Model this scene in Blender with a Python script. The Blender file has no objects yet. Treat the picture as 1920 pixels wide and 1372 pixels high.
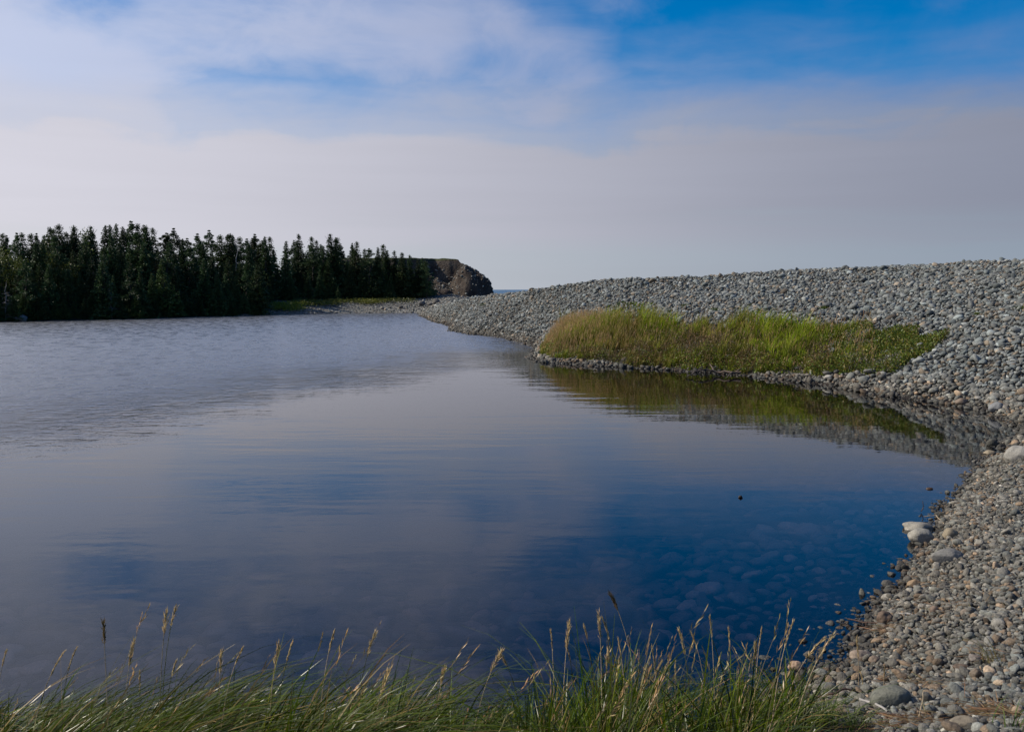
import bpy, bmesh, math, random
import numpy as np
from mathutils import Vector, Matrix, noise as mnoise

random.seed(7)
rng = np.random.default_rng(7)
scene = bpy.context.scene
C = scene.collection
R = math.radians

# ------------------------------------------------------------------ camera
F_PX, CU, CV, HZ, EYE = 1800.0, 960.0, 686.0, 543.0, 3.2      # photograph: 1920 x 1372 pixels
PITCH = math.atan((CV - HZ) / F_PX)
cam_d = bpy.data.cameras.new('camera')
cam_d.sensor_width = 36.0
cam_d.lens = F_PX / 1920 * 36.0
cam_d.clip_start = 0.1
cam_d.clip_end = 60000
cam = bpy.data.objects.new('camera', cam_d)
C.objects.link(cam)
cam.location = (0, 0, EYE)
cam.rotation_euler = (math.pi / 2 - PITCH, 0, 0)
scene.camera = cam

# ------------------------------------------------------------------ exposure
scene.view_settings.view_transform = 'Standard'
scene.view_settings.look = 'None'
scene.view_settings.exposure = 0.0
scene.view_settings.gamma = 1.0
scene.view_settings.use_curve_mapping = False
scene.cycles.use_denoising = True
scene.cycles.max_bounces = 6
scene.cycles.diffuse_bounces = 2
scene.cycles.glossy_bounces = 3
scene.cycles.transmission_bounces = 3
scene.cycles.transparent_max_bounces = 8
scene.cycles.volume_bounces = 0
scene.cycles.caustics_reflective = False
scene.cycles.caustics_refractive = False

# ------------------------------------------------------------------ sun
SUN_AZ, SUN_EL = -82.0, 39.0            # degrees left of the view direction (+Y), above the horizon
sdir = Vector((math.sin(R(SUN_AZ)) * math.cos(R(SUN_EL)), math.cos(R(SUN_AZ)) * math.cos(R(SUN_EL)), math.sin(R(SUN_EL))))
sun_d = bpy.data.lights.new('sun', 'SUN')
sun_d.energy = 5.0
sun_d.angle = R(0.55)
sun_d.color = (1.0, 0.91, 0.78)
sun = bpy.data.objects.new('sun', sun_d)
C.objects.link(sun)
sun.rotation_euler = (-sdir).to_track_quat('-Z', 'Y').to_euler()
sun.location = sdir * 100


# ------------------------------------------------------------------ node helper
class NT:
    def __init__(self, tree):
        self.t = tree
        self.n = tree.nodes
        self.l = tree.links

    def node(self, kind, **kw):
        n = self.n.new(kind)
        for k, v in kw.items():
            setattr(n, k, v)
        return n

    def put(self, sock, v):
        if hasattr(v, 'is_output') or isinstance(v, bpy.types.NodeSocket):
            self.l.new(v, sock)
        elif v is not None:
            sock.default_value = v

    def m(self, op, a, b=None, c=None, clamp=False):
        n = self.node('ShaderNodeMath', operation=op, use_clamp=clamp)
        for i, v in enumerate((a, b, c)):
            if v is not None:
                self.put(n.inputs[i], v)
        return n.outputs[0]

    def vm(self, op, a, b=None, out=0):
        n = self.node('ShaderNodeVectorMath', operation=op)
        self.put(n.inputs[0], a)
        if b is not None:
            self.put(n.inputs[1], b)
        return n.outputs[out]

    def smooth(self, v, a, b, o0=0.0, o1=1.0):
        n = self.node('ShaderNodeMapRange', interpolation_type='SMOOTHSTEP')
        self.put(n.inputs[0], v)
        for i, q in enumerate((a, b, o0, o1)):
            self.put(n.inputs[1 + i], q)
        return n.outputs[0]

    def noise(self, vec, scale, detail=4.0, rough=0.55, dist=0.0):
        n = self.node('ShaderNodeTexNoise')
        self.put(n.inputs['Vector'], vec)
        n.inputs['Scale'].default_value = scale
        n.inputs['Detail'].default_value = detail
        n.inputs['Roughness'].default_value = rough
        n.inputs['Distortion'].default_value = dist
        return n.outputs['Fac']

    def mix(self, fac, a, b, blend='MIX'):
        n = self.node('ShaderNodeMix', data_type='RGBA', blend_type=blend)
        self.put(n.inputs[0], fac)
        for s, v in ((n.inputs[6], a), (n.inputs[7], b)):
            if isinstance(v, tuple) and len(v) == 3:
                v = (*v, 1.0)
            self.put(s, v)
        return n.outputs[2]

    def comb(self, x, y, z):
        n = self.node('ShaderNodeCombineXYZ')
        for i, v in enumerate((x, y, z)):
            self.put(n.inputs[i], v)
        return n.outputs[0]

    def sep(self, v):
        n = self.node('ShaderNodeSeparateXYZ')
        self.put(n.inputs[0], v)
        return n.outputs


# ------------------------------------------------------------------ sky: clear blue, a fog bank over the sea, thin wisps above it
world = bpy.data.worlds.new('World')
scene.world = world
world.use_nodes = True
W = NT(world.node_tree)
W.n.clear()
sky = W.node('ShaderNodeTexSky', sky_type='NISHITA')
sky.sun_disc = False
sky.sun_elevation = R(SUN_EL)
sky.sun_rotation = R(SUN_AZ)
sky.air_density = 1.0
sky.dust_density = 0.2
sky.ozone_density = 3.0
hs = W.node('ShaderNodeHueSaturation')
hs.inputs['Hue'].default_value = 0.506
hs.inputs['Saturation'].default_value = 2.1
hs.inputs['Value'].default_value = 1.05
W.l.new(sky.outputs[0], hs.inputs['Color'])
blue = hs.outputs[0]
gen = W.node('ShaderNodeTexCoord').outputs['Generated']
d = W.vm('NORMALIZE', gen)
dx, dy, dz = W.sep(d)
zc = W.m('MAXIMUM', dz, 0.0)
hor = W.m('SQRT', W.m('MAXIMUM', W.m('SUBTRACT', 1.0, W.m('MULTIPLY', dz, dz)), 0.0001))
sunh = (math.sin(R(SUN_AZ)), math.cos(R(SUN_AZ)))
toward = W.m('DIVIDE', W.m('ADD', W.m('MULTIPLY', dx, sunh[0]), W.m('MULTIPLY', dy, sunh[1])), hor)   # cosine of azimuth from the sun
inv = W.m('DIVIDE', 1.0, W.m('ADD', zc, 0.16))
flat = W.comb(W.m('MULTIPLY', dx, inv), W.m('MULTIPLY', dy, inv), 0.0)                                  # cloud sheet seen in perspective
az = W.m('ARCTAN2', dx, dy)
band = W.comb(W.m('MULTIPLY', az, 1.0), W.m('MULTIPLY', dz, 5.0), 0.0)
soft = W.comb(W.m('MULTIPLY', dx, 1.0), W.m('MULTIPLY', dy, 1.0), W.m('MULTIPLY', dz, 1.9))
n_wisp = W.noise(W.vm('ADD', soft, (2.9, 8.4, 5.0)), 3.6, 5.0, 0.5, 0.25)
n_fine = W.noise(W.vm('ADD', band, (0.7, 0.2, 0.0)), 4.5, 5.0, 0.5, 0.3)
n_band = W.noise(W.comb(W.m('MULTIPLY', az, 1.0), W.m('MULTIPLY', dz, 16.0), 3.0), 1.8, 4.0, 0.5, 0.2)
# fog bank lying on the sea
n_puff0 = W.noise(W.vm('ADD', soft, (0.3, 6.4, 3.1)), 7.0, 5.0, 0.6, 0.5)
lean = W.m('ADD', W.m('MULTIPLY', W.m('SUBTRACT', n_fine, 0.5), 0.09), W.m('MULTIPLY', W.m('SUBTRACT', n_puff0, 0.5), 0.06))
zb = W.m('ADD', dz, lean)
bank = W.smooth(zb, 0.265, 0.160)
bank_core = W.smooth(zb, 0.218, 0.140)
# wisps: dense toward the sun, opening to clear sky away from it
thr = W.m('ADD', W.smooth(toward, 0.62, -0.26, 0.25, 0.66), W.smooth(dz, 0.34, 0.75, 0.0, 0.22))
n_puff = W.noise(W.vm('ADD', soft, (5.3, 0.4, 1.1)), 9.0, 6.0, 0.62, 0.7)
w1 = W.m('ADD', W.m('MULTIPLY', W.m('SUBTRACT', n_wisp, 0.5), 1.15), W.m('ADD', W.m('MULTIPLY', W.m('SUBTRACT', n_puff, 0.5), 0.40), 0.51))
wisp = W.m('MULTIPLY', W.smooth(W.m('SUBTRACT', w1, thr), -0.22, 0.28), 0.90)
cover = W.m('MAXIMUM', W.m('MULTIPLY', bank, 0.82), wisp)
cover = W.m('MAXIMUM', cover, W.m('MULTIPLY', bank_core, 0.98))
glow = W.smooth(toward, -0.5, 0.85)
bank_col = W.mix(glow, (0.250, 0.270, 0.350), (0.725, 0.705, 0.775))
low_col = W.mix(glow, (0.27, 0.325, 0.41), (0.66, 0.67, 0.71))
low = W.smooth(W.m('ADD', dz, W.m('MULTIPLY', W.m('SUBTRACT', n_band, 0.5), 0.09)), 0.075, 0.03)
streak = W.smooth(n_band, 0.3, 0.7, 0.975, 1.02)
cl = W.mix(low, bank_col, low_col)
wisp_col = W.mix(glow, (0.17, 0.235, 0.44), (0.64, 0.68, 0.84))
cl = W.mix(bank_core, wisp_col, cl)
cl = W.mix(1.0, cl, W.comb(streak, streak, streak), 'MULTIPLY')
bg_blue = W.node('ShaderNodeBackground')
W.l.new(blue, bg_blue.inputs[0])
bg_blue.inputs[1].default_value = 0.10
bg_cl = W.node('ShaderNodeBackground')
W.l.new(cl, bg_cl.inputs[0])
bg_cl.inputs[1].default_value = 1.0
mixs = W.node('ShaderNodeMixShader')
W.l.new(cover, mixs.inputs[0])
W.l.new(bg_blue.outputs[0], mixs.inputs[1])
W.l.new(bg_cl.outputs[0], mixs.inputs[2])
wo = W.node('ShaderNodeOutputWorld')
W.l.new(mixs.outputs[0], wo.inputs[0])


# ------------------------------------------------------------------ object helpers
def tag(o, label=None, cat=None, group=None, kind=None):
    if label: o['label'] = label
    if cat: o['category'] = cat
    if group: o['group'] = group
    if kind: o['kind'] = kind
    return o


def mesh_np(name, verts, faces, mat, smooth=False, cols=None):
    """verts (n,3), faces (m,k) arrays -> mesh datablock; cols (n,3) go into the point attribute col"""
    me = bpy.data.meshes.new(name)
    verts = np.ascontiguousarray(verts, dtype=np.float32)
    faces = np.ascontiguousarray(faces, dtype=np.int32)
    m, k = faces.shape
    me.vertices.add(len(verts))
    me.vertices.foreach_set('co', verts.ravel())
    me.loops.add(m * k)
    me.loops.foreach_set('vertex_index', faces.ravel())
    me.polygons.add(m)
    me.polygons.foreach_set('loop_start', np.arange(0, m * k, k, dtype=np.int32))
    me.polygons.foreach_set('loop_total', np.full(m, k, dtype=np.int32))
    me.polygons.foreach_set('use_smooth', np.full(m, bool(smooth)))
    if cols is not None:
        a = me.attributes.new('col', 'FLOAT_COLOR', 'POINT')
        c4 = np.ones((len(verts), 4), dtype=np.float32)
        c4[:, :3] = cols
        a.data.foreach_set('color', c4.ravel())
    me.update(calc_edges=True)
    if mat: me.materials.append(mat)
    return me


def obj(name, me, parent=None, loc=(0, 0, 0), rot=(0, 0, 0), scale=(1, 1, 1)):
    o = bpy.data.objects.new(name, me)
    C.objects.link(o)
    o.location, o.rotation_euler, o.scale = loc, rot, scale
    if parent is not None: o.parent = parent
    return o


# value noise on a lattice, numpy
_lat = rng.random((256, 256))


def vnoise(x, y, s, seed=0):
    x = x * s + seed * 17.31
    y = y * s + seed * 9.73
    xi, yi = np.floor(x).astype(int), np.floor(y).astype(int)
    fx, fy = x - xi, y - yi
    fx, fy = fx * fx * (3 - 2 * fx), fy * fy * (3 - 2 * fy)
    g = lambda a, b: _lat[a & 255, b & 255]
    return (g(xi, yi) * (1 - fx) + g(xi + 1, yi) * fx) * (1 - fy) + (g(xi, yi + 1) * (1 - fx) + g(xi + 1, yi + 1) * fx) * fy - 0.5


def fbm(x, y, s, seed=0, oct=4):
    t, a = 0, 1.0
    for i in range(oct):
        t = t + a * vnoise(x, y, s * 2 ** i, seed + i)
        a *= 0.5
    return t


# ------------------------------------------------------------------ pixels to places
CP, SP = math.cos(PITCH), math.sin(PITCH)


def ray(u, v):
    a, b = (u - CU) / F_PX, (CV - v) / F_PX
    return Vector((a, CP + b * SP, -SP + b * CP))


def wl(u, v, z=0.0):
    r = ray(u, v)
    t = (z - EYE) / r.z
    return (r.x * t, r.y * t)


def at_dist(u, v, y):
    """the point on the ray through a pixel that lies y metres ahead"""
    r = ray(u, v)
    t = y / r.y
    return Vector((r.x * t, y, EYE + r.z * t))


# shoreline of the pond, once round (near bank, shingle shore on the right, spit, far beach, wooded shore, left end)
shore_px_right = [(1555, 1290), (1575, 1240), (1605, 1195), (1640, 1165), (1656, 1125), (1690, 1095), (1738, 1055), (1752, 1010),
                  (1785, 965), (1808, 930), (1852, 880), (1880, 850), (1912, 822), (1920, 802), (1885, 782), (1815, 764), (1740, 752),
                  (1650, 739), (1560, 722), (1450, 709), (1350, 700), (1200, 690), (1100, 685), (1010, 678), (1000, 672), (1012, 655),
                  (985, 643), (940, 632), (880, 626), (853, 621), (846, 611), (815, 603), (790, 592)]
far_px = [(782, 586.5), (700, 587), (600, 588.5), (520, 590), (490, 591), (380, 594), (250, 598), (120, 601), (0, 604), (-120, 608)]
pond = [(-70, 1.5), (-40, 4.5), (-20, 6.2), (-8, 6.8), (-3, 6.85), (0, 6.9), (1.5, 6.9)] + [wl(*p) for p in shore_px_right] + [wl(*p) for p in far_px] + \
       [(-80, 82), (-100, 60), (-108, 35), (-95, 12)]
pond = np.array(pond)

# the crest of the land round the pond: x, y, height, fall per metre on its outer side
crest = [(-80, -8, 1.7, .02), (-40, -4, 1.7, .02), (-12, -2, 1.62, .02), (-3, -1.2, 1.62, .02), (2.5, -1, 1.62, .02), (6, 0, 1.75, .03), (10, 3, 2.1, .06), (15, 9, 2.9, .14),
         (20, 18, 3.7, .2), (22.5, 27, 4.2, .2)]
for u, v, y in ((1960, 484, 36.5), (1900, 487, 38.8), (1800, 490, 41.5), (1650, 498, 45), (1500, 506.5, 48.3), (1400, 512, 50.2), (1300, 518, 51.8), (1200, 523, 53.5), (1130, 528, 57),
                (1060, 536, 61), (1000, 543.5, 66), (965, 548, 70), (930, 552, 75), (900, 556, 78.5), (870, 562, 84), (840, 568, 96), (820, 573.5, 112)):
    p = at_dist(u, v, y)
    crest.append((p.x, p.y, p.z - 0.06, .16))
crest += [(-9.6, 124, 1.2, .1), (-9, 134, 1.4, .1), (-6, 146, 1.9, .12), (-10, 158, 2.4, .03), (-28, 156, 2.7, .02), (-44, 140, 2.8, .02), (-62, 118, 2.8, .02), (-85, 104, 2.8, .02),
          (-118, 72, 2.8, .02), (-126, 35, 2.6, .02), (-112, 2, 2.2, .02)]
crest = np.array(crest)


def densify(pts, step):
    out = []
    n = len(pts)
    for i in range(n):
        a, b = pts[i], pts[(i + 1) % n]
        k = max(1, int(np.linalg.norm(b[:2] - a[:2]) / step))
        for j in range(k):
            out.append(a + (b - a) * j / k)
    return np.array(out)


crest_s = densify(crest, 1.2)


def seg_dist(x, y, poly):
    dmin = np.full(x.shape, 1e9)
    n = len(poly)
    for i in range(n):
        ax, ay = poly[i][:2]
        bx, by = poly[(i + 1) % n][:2]
        ex, ey = bx - ax, by - ay
        L = ex * ex + ey * ey + 1e-9
        t = np.clip(((x - ax) * ex + (y - ay) * ey) / L, 0, 1)
        dd = (x - ax - t * ex) ** 2 + (y - ay - t * ey) ** 2
        dmin = np.minimum(dmin, dd)
    return np.sqrt(dmin)


def inside(x, y, poly):
    c = np.zeros(x.shape, bool)
    n = len(poly)
    j = n - 1
    for i in range(n):
        xi, yi = poly[i][:2]
        xj, yj = poly[j][:2]
        cond = ((yi > y) != (yj > y))
        with np.errstate(divide='ignore', invalid='ignore'):
            xx = (xj - xi) * (y - yi) / (yj - yi) + xi
        c ^= cond & (x < xx)
        j = i
    return c


def land(x, y):
    """height of the ground, distance to the waterline (negative in the pond), distance to the crest (negative outside it)"""
    x = np.asarray(x, float)
    y = np.asarray(y, float)
    sh = x.shape
    x, y = x.ravel(), y.ravel()
    # a slightly uneven shoreline
    wx = x + 0.5 * vnoise(x, y, 0.9, 3) + 0.18 * vnoise(x, y, 3.1, 5)
    wy = y + 0.5 * vnoise(x, y, 0.9, 4) + 0.18 * vnoise(x, y, 3.1, 6)
    dw = seg_dist(wx, wy, pond)
    inp = inside(wx, wy, pond)
    dw = np.where(inp, -dw, dw)
    dc = seg_dist(x, y, crest)
    inc = inside(x, y, crest)
    hc = np.empty(len(x))
    os_ = np.empty(len(x))
    for a in range(0, len(x), 8000):
        b = a + 8000
        q = 1.0 / ((x[a:b, None] - crest_s[None, :, 0]) ** 2 + (y[a:b, None] - crest_s[None, :, 1]) ** 2 + 0.3) ** 2
        s = q.sum(1)
        hc[a:b] = (q * crest_s[None, :, 2]).sum(1) / s
        os_[a:b] = (q * crest_s[None, :, 3]).sum(1) / s
    t = np.clip(dw, 0, None) / (np.clip(dw, 0, None) + dc + 1e-6)
    z_in = hc * np.power(t, 0.92)
    ease = np.clip(dc / 4.0, 0, 1)
    z_out = hc - os_ * dc * ease
    z = np.where(inc, z_in, np.maximum(z_out, -1.5))
    bump = np.clip(dw / 3.0, 0, 1)
    z = z + bump * (0.16 * fbm(x, y, 0.16, 11, 3) + 0.05 * fbm(x, y, 0.8, 15, 2))
    fb = np.clip((y - 112) / 8, 0, 1) * np.clip((x + 38) / 6, 0, 1) * np.clip((-6 - x) / 3, 0, 1)
    z = z + fb * .65 * np.clip(dw / 8.0, 0, 1)
    bed = -(2.0 * (1 - np.exp(np.minimum(dw, 0) * 0.075))) + 0.10 * np.clip(-dw / 2, 0, 1) * fbm(x, y, 0.5, 21, 3)
    z = np.where(inp, np.minimum(bed, -0.004), z)
    return z.reshape(sh), dw.reshape(sh), np.where(inc, dc, -dc).reshape(sh)


def height(x, y):
    return land(x, y)[0]


def hit(u, v, lo=4.0, hi=190.0):
    """where the ray through a pixel meets the ground or the water"""
    r = ray(u, v)
    t = np.geomspace(lo, hi, 900)
    px, py, pz = r.x * t, r.y * t, EYE + r.z * t
    h = np.maximum(land(px, py)[0], 0.0)
    k = int(np.argmax(pz <= h))
    if pz[k] > h[k]: k = len(t) - 1
    return Vector((px[k], py[k], float(h[k])))


def px_size(p, px):
    """metres that px pixels of the photograph span at point p"""
    return px * p[1] / F_PX


# ------------------------------------------------------------------ materials
def new_mat(name):
    m = bpy.data.materials.new(name)
    m.use_nodes = True
    t = NT(m.node_tree)
    t.n.clear()
    return m, t


def principled(t, col, rough, bump=None, bump_d=0.02, spec=0.5, strength=1.0):
    b = t.node('ShaderNodeBsdfPrincipled')
    t.put(b.inputs['Base Color'], (*col, 1) if isinstance(col, tuple) else col)
    t.put(b.inputs['Roughness'], rough)
    b.inputs['Specular IOR Level'].default_value = spec
    if bump is not None:
        n = t.node('ShaderNodeBump')
        n.inputs['Distance'].default_value = bump_d
        n.inputs['Strength'].default_value = strength
        t.put(n.inputs['Height'], bump)
        t.l.new(n.outputs[0], b.inputs['Normal'])
    return b


def finish(t, shader, volume=None):
    o = t.node('ShaderNodeOutputMaterial')
    t.l.new(shader, o.inputs['Surface'])
    if volume is not None: t.l.new(volume, o.inputs['Volume'])


def pos(t):
    return t.node('ShaderNodeNewGeometry').outputs['Position']


def ramp(t, v, stops):
    n = t.node('ShaderNodeValToRGB')
    t.put(n.inputs[0], v)
    e = n.color_ramp.elements
    while len(e) < len(stops): e.new(0.5)
    for i, (p, c) in enumerate(stops):
        e[i].position = p
        e[i].color = (*c, 1)
    return n.outputs[0]


def mat_stone():
    m, t = new_mat('stone')
    a = t.node('ShaderNodeAttribute', attribute_type='INSTANCER', attribute_name='col')
    oc = t.node('ShaderNodeTexCoord').outputs['Object']
    rnd = t.node('ShaderNodeObjectInfo').outputs['Random']
    oc = t.vm('ADD', oc, t.comb(t.m('MULTIPLY', rnd, 37.0), 0.0, 0.0))
    n1 = t.noise(oc, 1.6, 4, 0.6)
    n2 = t.noise(oc, 14.0, 3, 0.6)
    k = t.m('ADD', t.m('MULTIPLY', n1, 0.7), t.m('ADD', t.m('MULTIPLY', n2, 0.35), 0.47))
    col = t.mix(1.0, a.outputs['Color'], t.comb(k, k, k), 'MULTIPLY')
    n3 = t.noise(pos(t), 55.0, 3, 0.65)
    sp = t.smooth(n3, 0.3, 0.7, 0.78, 1.2)
    col = t.mix(1.0, col, t.comb(sp, sp, sp), 'MULTIPLY')
    h = t.m('ADD', n1, t.m('ADD', t.m('MULTIPLY', n2, 0.3), t.m('MULTIPLY', n3, 0.12)))
    # stones standing in or just above the water are wet: smoother
    z = t.sep(pos(t))[2]
    wet = t.smooth(z, 0.035, 0.0)
    rough = t.m('SUBTRACT', 0.78, t.m('MULTIPLY', wet, 0.45))
    finish(t, principled(t, col, rough, h, 0.06, 0.35, 0.6).outputs[0])
    return m


def mat_ground(name, stops, scale, rough=0.9, bump_d=0.05, gravel=None):
    m, t = new_mat(name)
    p = pos(t)
    n1 = t.noise(p, scale, 6, 0.6)
    col = ramp(t, n1, stops)
    h = t.noise(p, scale * 6, 4, 0.6)
    if gravel:
        v = t.node('ShaderNodeTexVoronoi')
        t.put(v.inputs['Vector'], p)
        v.inputs['Scale'].default_value = gravel
        g = t.m('SUBTRACT', 0.75, v.outputs['Distance'])
        sv = t.sep(v.outputs['Color'])[0]
        k = t.m('ADD', 0.55, t.m('MULTIPLY', sv, 0.9))
        col = t.mix(1.0, col, t.comb(k, k, k), 'MULTIPLY')
        h = t.m('ADD', t.m('MULTIPLY', h, 0.2), g)
    finish(t, principled(t, col, rough, h, bump_d, 0.3).outputs[0])
    return m


def mat_leaf(name, rough=0.5, spec=0.4, trans=0.25, var=0.35, tint=(1, 1, 1)):
    m, t = new_mat(name)
    a = t.node('ShaderNodeAttribute', attribute_type='GEOMETRY', attribute_name='col')
    rnd = t.node('ShaderNodeObjectInfo').outputs['Random']
    k = t.m('ADD', 1.0 - var / 2, t.m('MULTIPLY', rnd, var))
    col = t.mix(1.0, a.outputs['Color'], t.comb(t.m('MULTIPLY', k, tint[0]), t.m('MULTIPLY', k, tint[1]), t.m('MULTIPLY', k, tint[2])), 'MULTIPLY')
    b = principled(t, col, rough, spec=spec)
    tr = t.node('ShaderNodeBsdfTranslucent')
    t.l.new(col, tr.inputs[0])
    mx = t.node('ShaderNodeMixShader')
    mx.inputs[0].default_value = trans
    t.l.new(b.outputs[0], mx.inputs[1])
    t.l.new(tr.outputs[0], mx.inputs[2])
    finish(t, mx.outputs[0])
    return m


def mat_plain(name, c0, c1, scale, rough=0.85, bump_d=0.01):
    m, t = new_mat(name)
    oc = t.node('ShaderNodeTexCoord').outputs['Object']
    n = t.noise(oc, scale, 5, 0.65)
    finish(t, principled(t, t.mix(n, c0, c1), rough, n, bump_d, 0.3).outputs[0])
    return m


M_STONE = mat_stone()
M_SHINGLE = mat_ground('shingle', [(0.3, (0.030, 0.029, 0.026)), (0.7, (0.060, 0.057, 0.050))], 0.8, gravel=16)
M_FAR_SHINGLE = mat_ground('far_shingle', [(0.3, (0.13, 0.128, 0.115)), (0.7, (0.21, 0.205, 0.185))], 0.35, gravel=5, bump_d=0.12)
M_SOIL = mat_ground('bank_soil', [(0.3, (0.018, 0.020, 0.010)), (0.7, (0.05, 0.045, 0.028))], 1.5)
M_BED = mat_ground('pond_bed', [(0.3, (0.012, 0.009, 0.007)), (0.7, (0.026, 0.019, 0.015))], 0.7, gravel=9)
M_FOREST = mat_ground('forest_floor', [(0.3, (0.020, 0.022, 0.012)), (0.7, (0.06, 0.048, 0.028))], 0.3)
M_BARK = mat_plain('bark', (0.030, 0.024, 0.020), (0.085, 0.072, 0.062), 4.0)
M_PALE_BARK = mat_plain('weathered_wood', (0.20, 0.19, 0.18), (0.40, 0.38, 0.36), 5.0)
M_DRIFT = mat_plain('driftwood', (0.055, 0.040, 0.030), (0.17, 0.13, 0.10), 7.0)
M_STRAW = mat_plain('straw', (0.30, 0.22, 0.13), (0.50, 0.40, 0.26), 20.0, 0.6)
M_TWIG = mat_plain('twig_bark', (0.040, 0.024, 0.018), (0.11, 0.065, 0.045), 20.0, 0.7)
M_NEEDLE = mat_leaf('needles', 0.55, 0.3, 0.15, 0.8)
M_LEAVES = mat_leaf('leaves', 0.5, 0.35, 0.3, 0.3)
M_GRASS = mat_leaf('grass_blades', 0.30, 0.20, 0.24, 0.0)
M_DRYGRASS = mat_leaf('grass_patch', 0.6, 0.15, 0.32, 0.0)

# ------------------------------------------------------------------ ground: one height field, cut into its kinds of ground
xs = np.concatenate([np.arange(-150, -34, 2.0), np.arange(-34, 34, 0.32), np.arange(34, 110, 2.0)])
ys = np.concatenate([np.arange(-60, -5, 2.5), np.arange(-5, 60, 0.3), np.arange(60, 172, 0.6), np.arange(172, 262, 3.0)])
GX, GY = np.meshgrid(xs, ys)
GZ, GDW, GDC = land(GX, GY)
edge = np.clip(np.minimum.reduce([GX + 150, 108 - GX, GY + 60, 259 - GY]) / 12.0, 0, 1)
GZ = np.where(edge < 1, GZ * edge - 1.6 * (1 - edge), GZ)
ny, nx = GX.shape
idx = np.arange(ny * nx).reshape(ny, nx)
quads = np.stack([idx[:-1, :-1], idx[:-1, 1:], idx[1:, 1:], idx[1:, :-1]], -1).reshape(-1, 4)
VX = np.stack([GX.ravel(), GY.ravel(), GZ.ravel()], -1)
cen = VX[quads].mean(1)
cdw = GDW.ravel()[quads].mean(1)
cdc = GDC.ravel()[quads].mean(1)
crest_in = GDC.ravel()[quads].max(1) > 0


def is_bank(x, y):
    return ((y < 9.5) & (x < 2.15 + 0.25 * np.sin(y * 2.3))) | (y < 1.5)


def is_far_beach(x, y, dw):
    return (y > 116) & (x > -33.5) & (x < 5) & (dw < np.where(x > -17, 16, 8.6))


bedf = cdw < 0
farb = ~bedf & is_far_beach(cen[:, 0], cen[:, 1], cdw)
forest = ~bedf & ~farb & ((cen[:, 0] < -10.5 - 0.0 * cen[:, 1]) & (cen[:, 1] > 8) | (cen[:, 1] > 146))
bank_f = ~bedf & ~farb & ~forest & is_bank(cen[:, 0], cen[:, 1])
shing = ~(bedf | farb | forest | bank_f)


def sub_mesh(name, sel, mat):
    q = quads[sel]
    used, invx = np.unique(q, return_inverse=True)
    return mesh_np(name, VX[used], invx.reshape(q.shape), mat, True)


lake_bed = tag(obj('pond_bed', sub_mesh('pond_bed', bedf, M_BED)), 'dark brown stony bed showing through the shallow pond water', 'pond bed', kind='structure')
beach = tag(obj('shingle_beach', sub_mesh('shingle_beach', shing, M_SHINGLE)), 'grey cobble beach ridge curving round the right side of the pond', 'beach', kind='structure')
far_beach = tag(obj('far_shingle_beach', sub_mesh('far_shingle_beach', farb, M_FAR_SHINGLE)), 'low strip of grey shingle below the spruces across the pond', 'beach', kind='structure')
bank = tag(obj('grassy_bank', sub_mesh('grassy_bank', bank_f, M_SOIL)), 'dark soil of the grassy bank at the near edge of the pond', 'bank', kind='structure')
forest_floor = tag(obj('forest_ground', sub_mesh('forest_ground', forest, M_FOREST)), 'brown ground under the spruce wood across the pond', 'ground', kind='structure')

# ------------------------------------------------------------------ pond water: a closed body, clear brown water under a rippled surface
wsel = crest_in & (GZ.ravel()[quads].min(1) < 0.12) & (cdw < 2.5)
wq = quads[wsel]
used, invx = np.unique(wq, return_inverse=True)
wq = invx.reshape(wq.shape)
top = np.stack([VX[used, 0], VX[used, 1], np.zeros(len(used))], -1)
bot = top.copy()
bot[:, 2] = -3.2
e = np.concatenate([wq[:, [0, 1]], wq[:, [1, 2]], wq[:, [2, 3]], wq[:, [3, 0]]])
key = np.sort(e, 1)
_, first, cnt = np.unique(key[:, 0].astype(np.int64) * 10 ** 7 + key[:, 1], return_index=True, return_counts=True)
be = e[first[cnt == 1]]
n0 = len(used)
walls = np.stack([be[:, 1], be[:, 0], be[:, 0] + n0, be[:, 1] + n0], -1)
wf = np.concatenate([wq, wq[:, ::-1] + n0, walls])

mw, t = new_mat('pond_water')
p = pos(t)
px_, py_, pz_ = t.sep(p)
wob = t.m('MULTIPLY', t.m('SUBTRACT', t.noise(p, 0.12, 4, 0.6), 0.5), 12.0)
s = t.m('ADD', t.m('ADD', t.m('MULTIPLY', t.m('ADD', px_, 8.6), -0.924), t.m('MULTIPLY', t.m('SUBTRACT', py_, 16.0), 0.381)), wob)
wind = t.smooth(s, -1.0, 13.0)                               # the breeze reaches the water beyond this line
swell = t.smooth(s, -16.0, -2.0)
patch = t.smooth(t.noise(t.comb(t.m('MULTIPLY', px_, 0.25), t.m('MULTIPLY', py_, 0.6), 0.0), 0.5, 3), 0.3, 0.7, 0.82, 1.14)
r1 = t.noise(t.comb(t.m('MULTIPLY', px_, 0.55), py_, 0.0), 3.2, 3, 0.6, 0.5)
r2 = t.noise(t.comb(t.m('MULTIPLY', px_, 0.22), py_, 5.0), 1.1, 2, 0.5, 0.3)
r3 = t.noise(t.comb(t.m('MULTIPLY', px_, 0.7), py_, 9.0), 5.0, 2, 0.5)
r4 = t.noise(t.comb(px_, t.m('MULTIPLY', py_, 0.55), 2.0), 1.5, 4, 0.65, 0.8)
a1 = t.m('ADD', t.m('MULTIPLY', t.m('MULTIPLY', wind, t.smooth(py_, 90.0, 25.0, 0.5, 1.3)), 0.045), 0.0005)
h = t.m('ADD', t.m('MULTIPLY', r1, a1), t.m('MULTIPLY', r4, t.m('MULTIPLY', t.m('MULTIPLY', wind, t.smooth(py_, 70.0, 20.0, 0.12, 1.0)), 0.07)))
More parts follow.
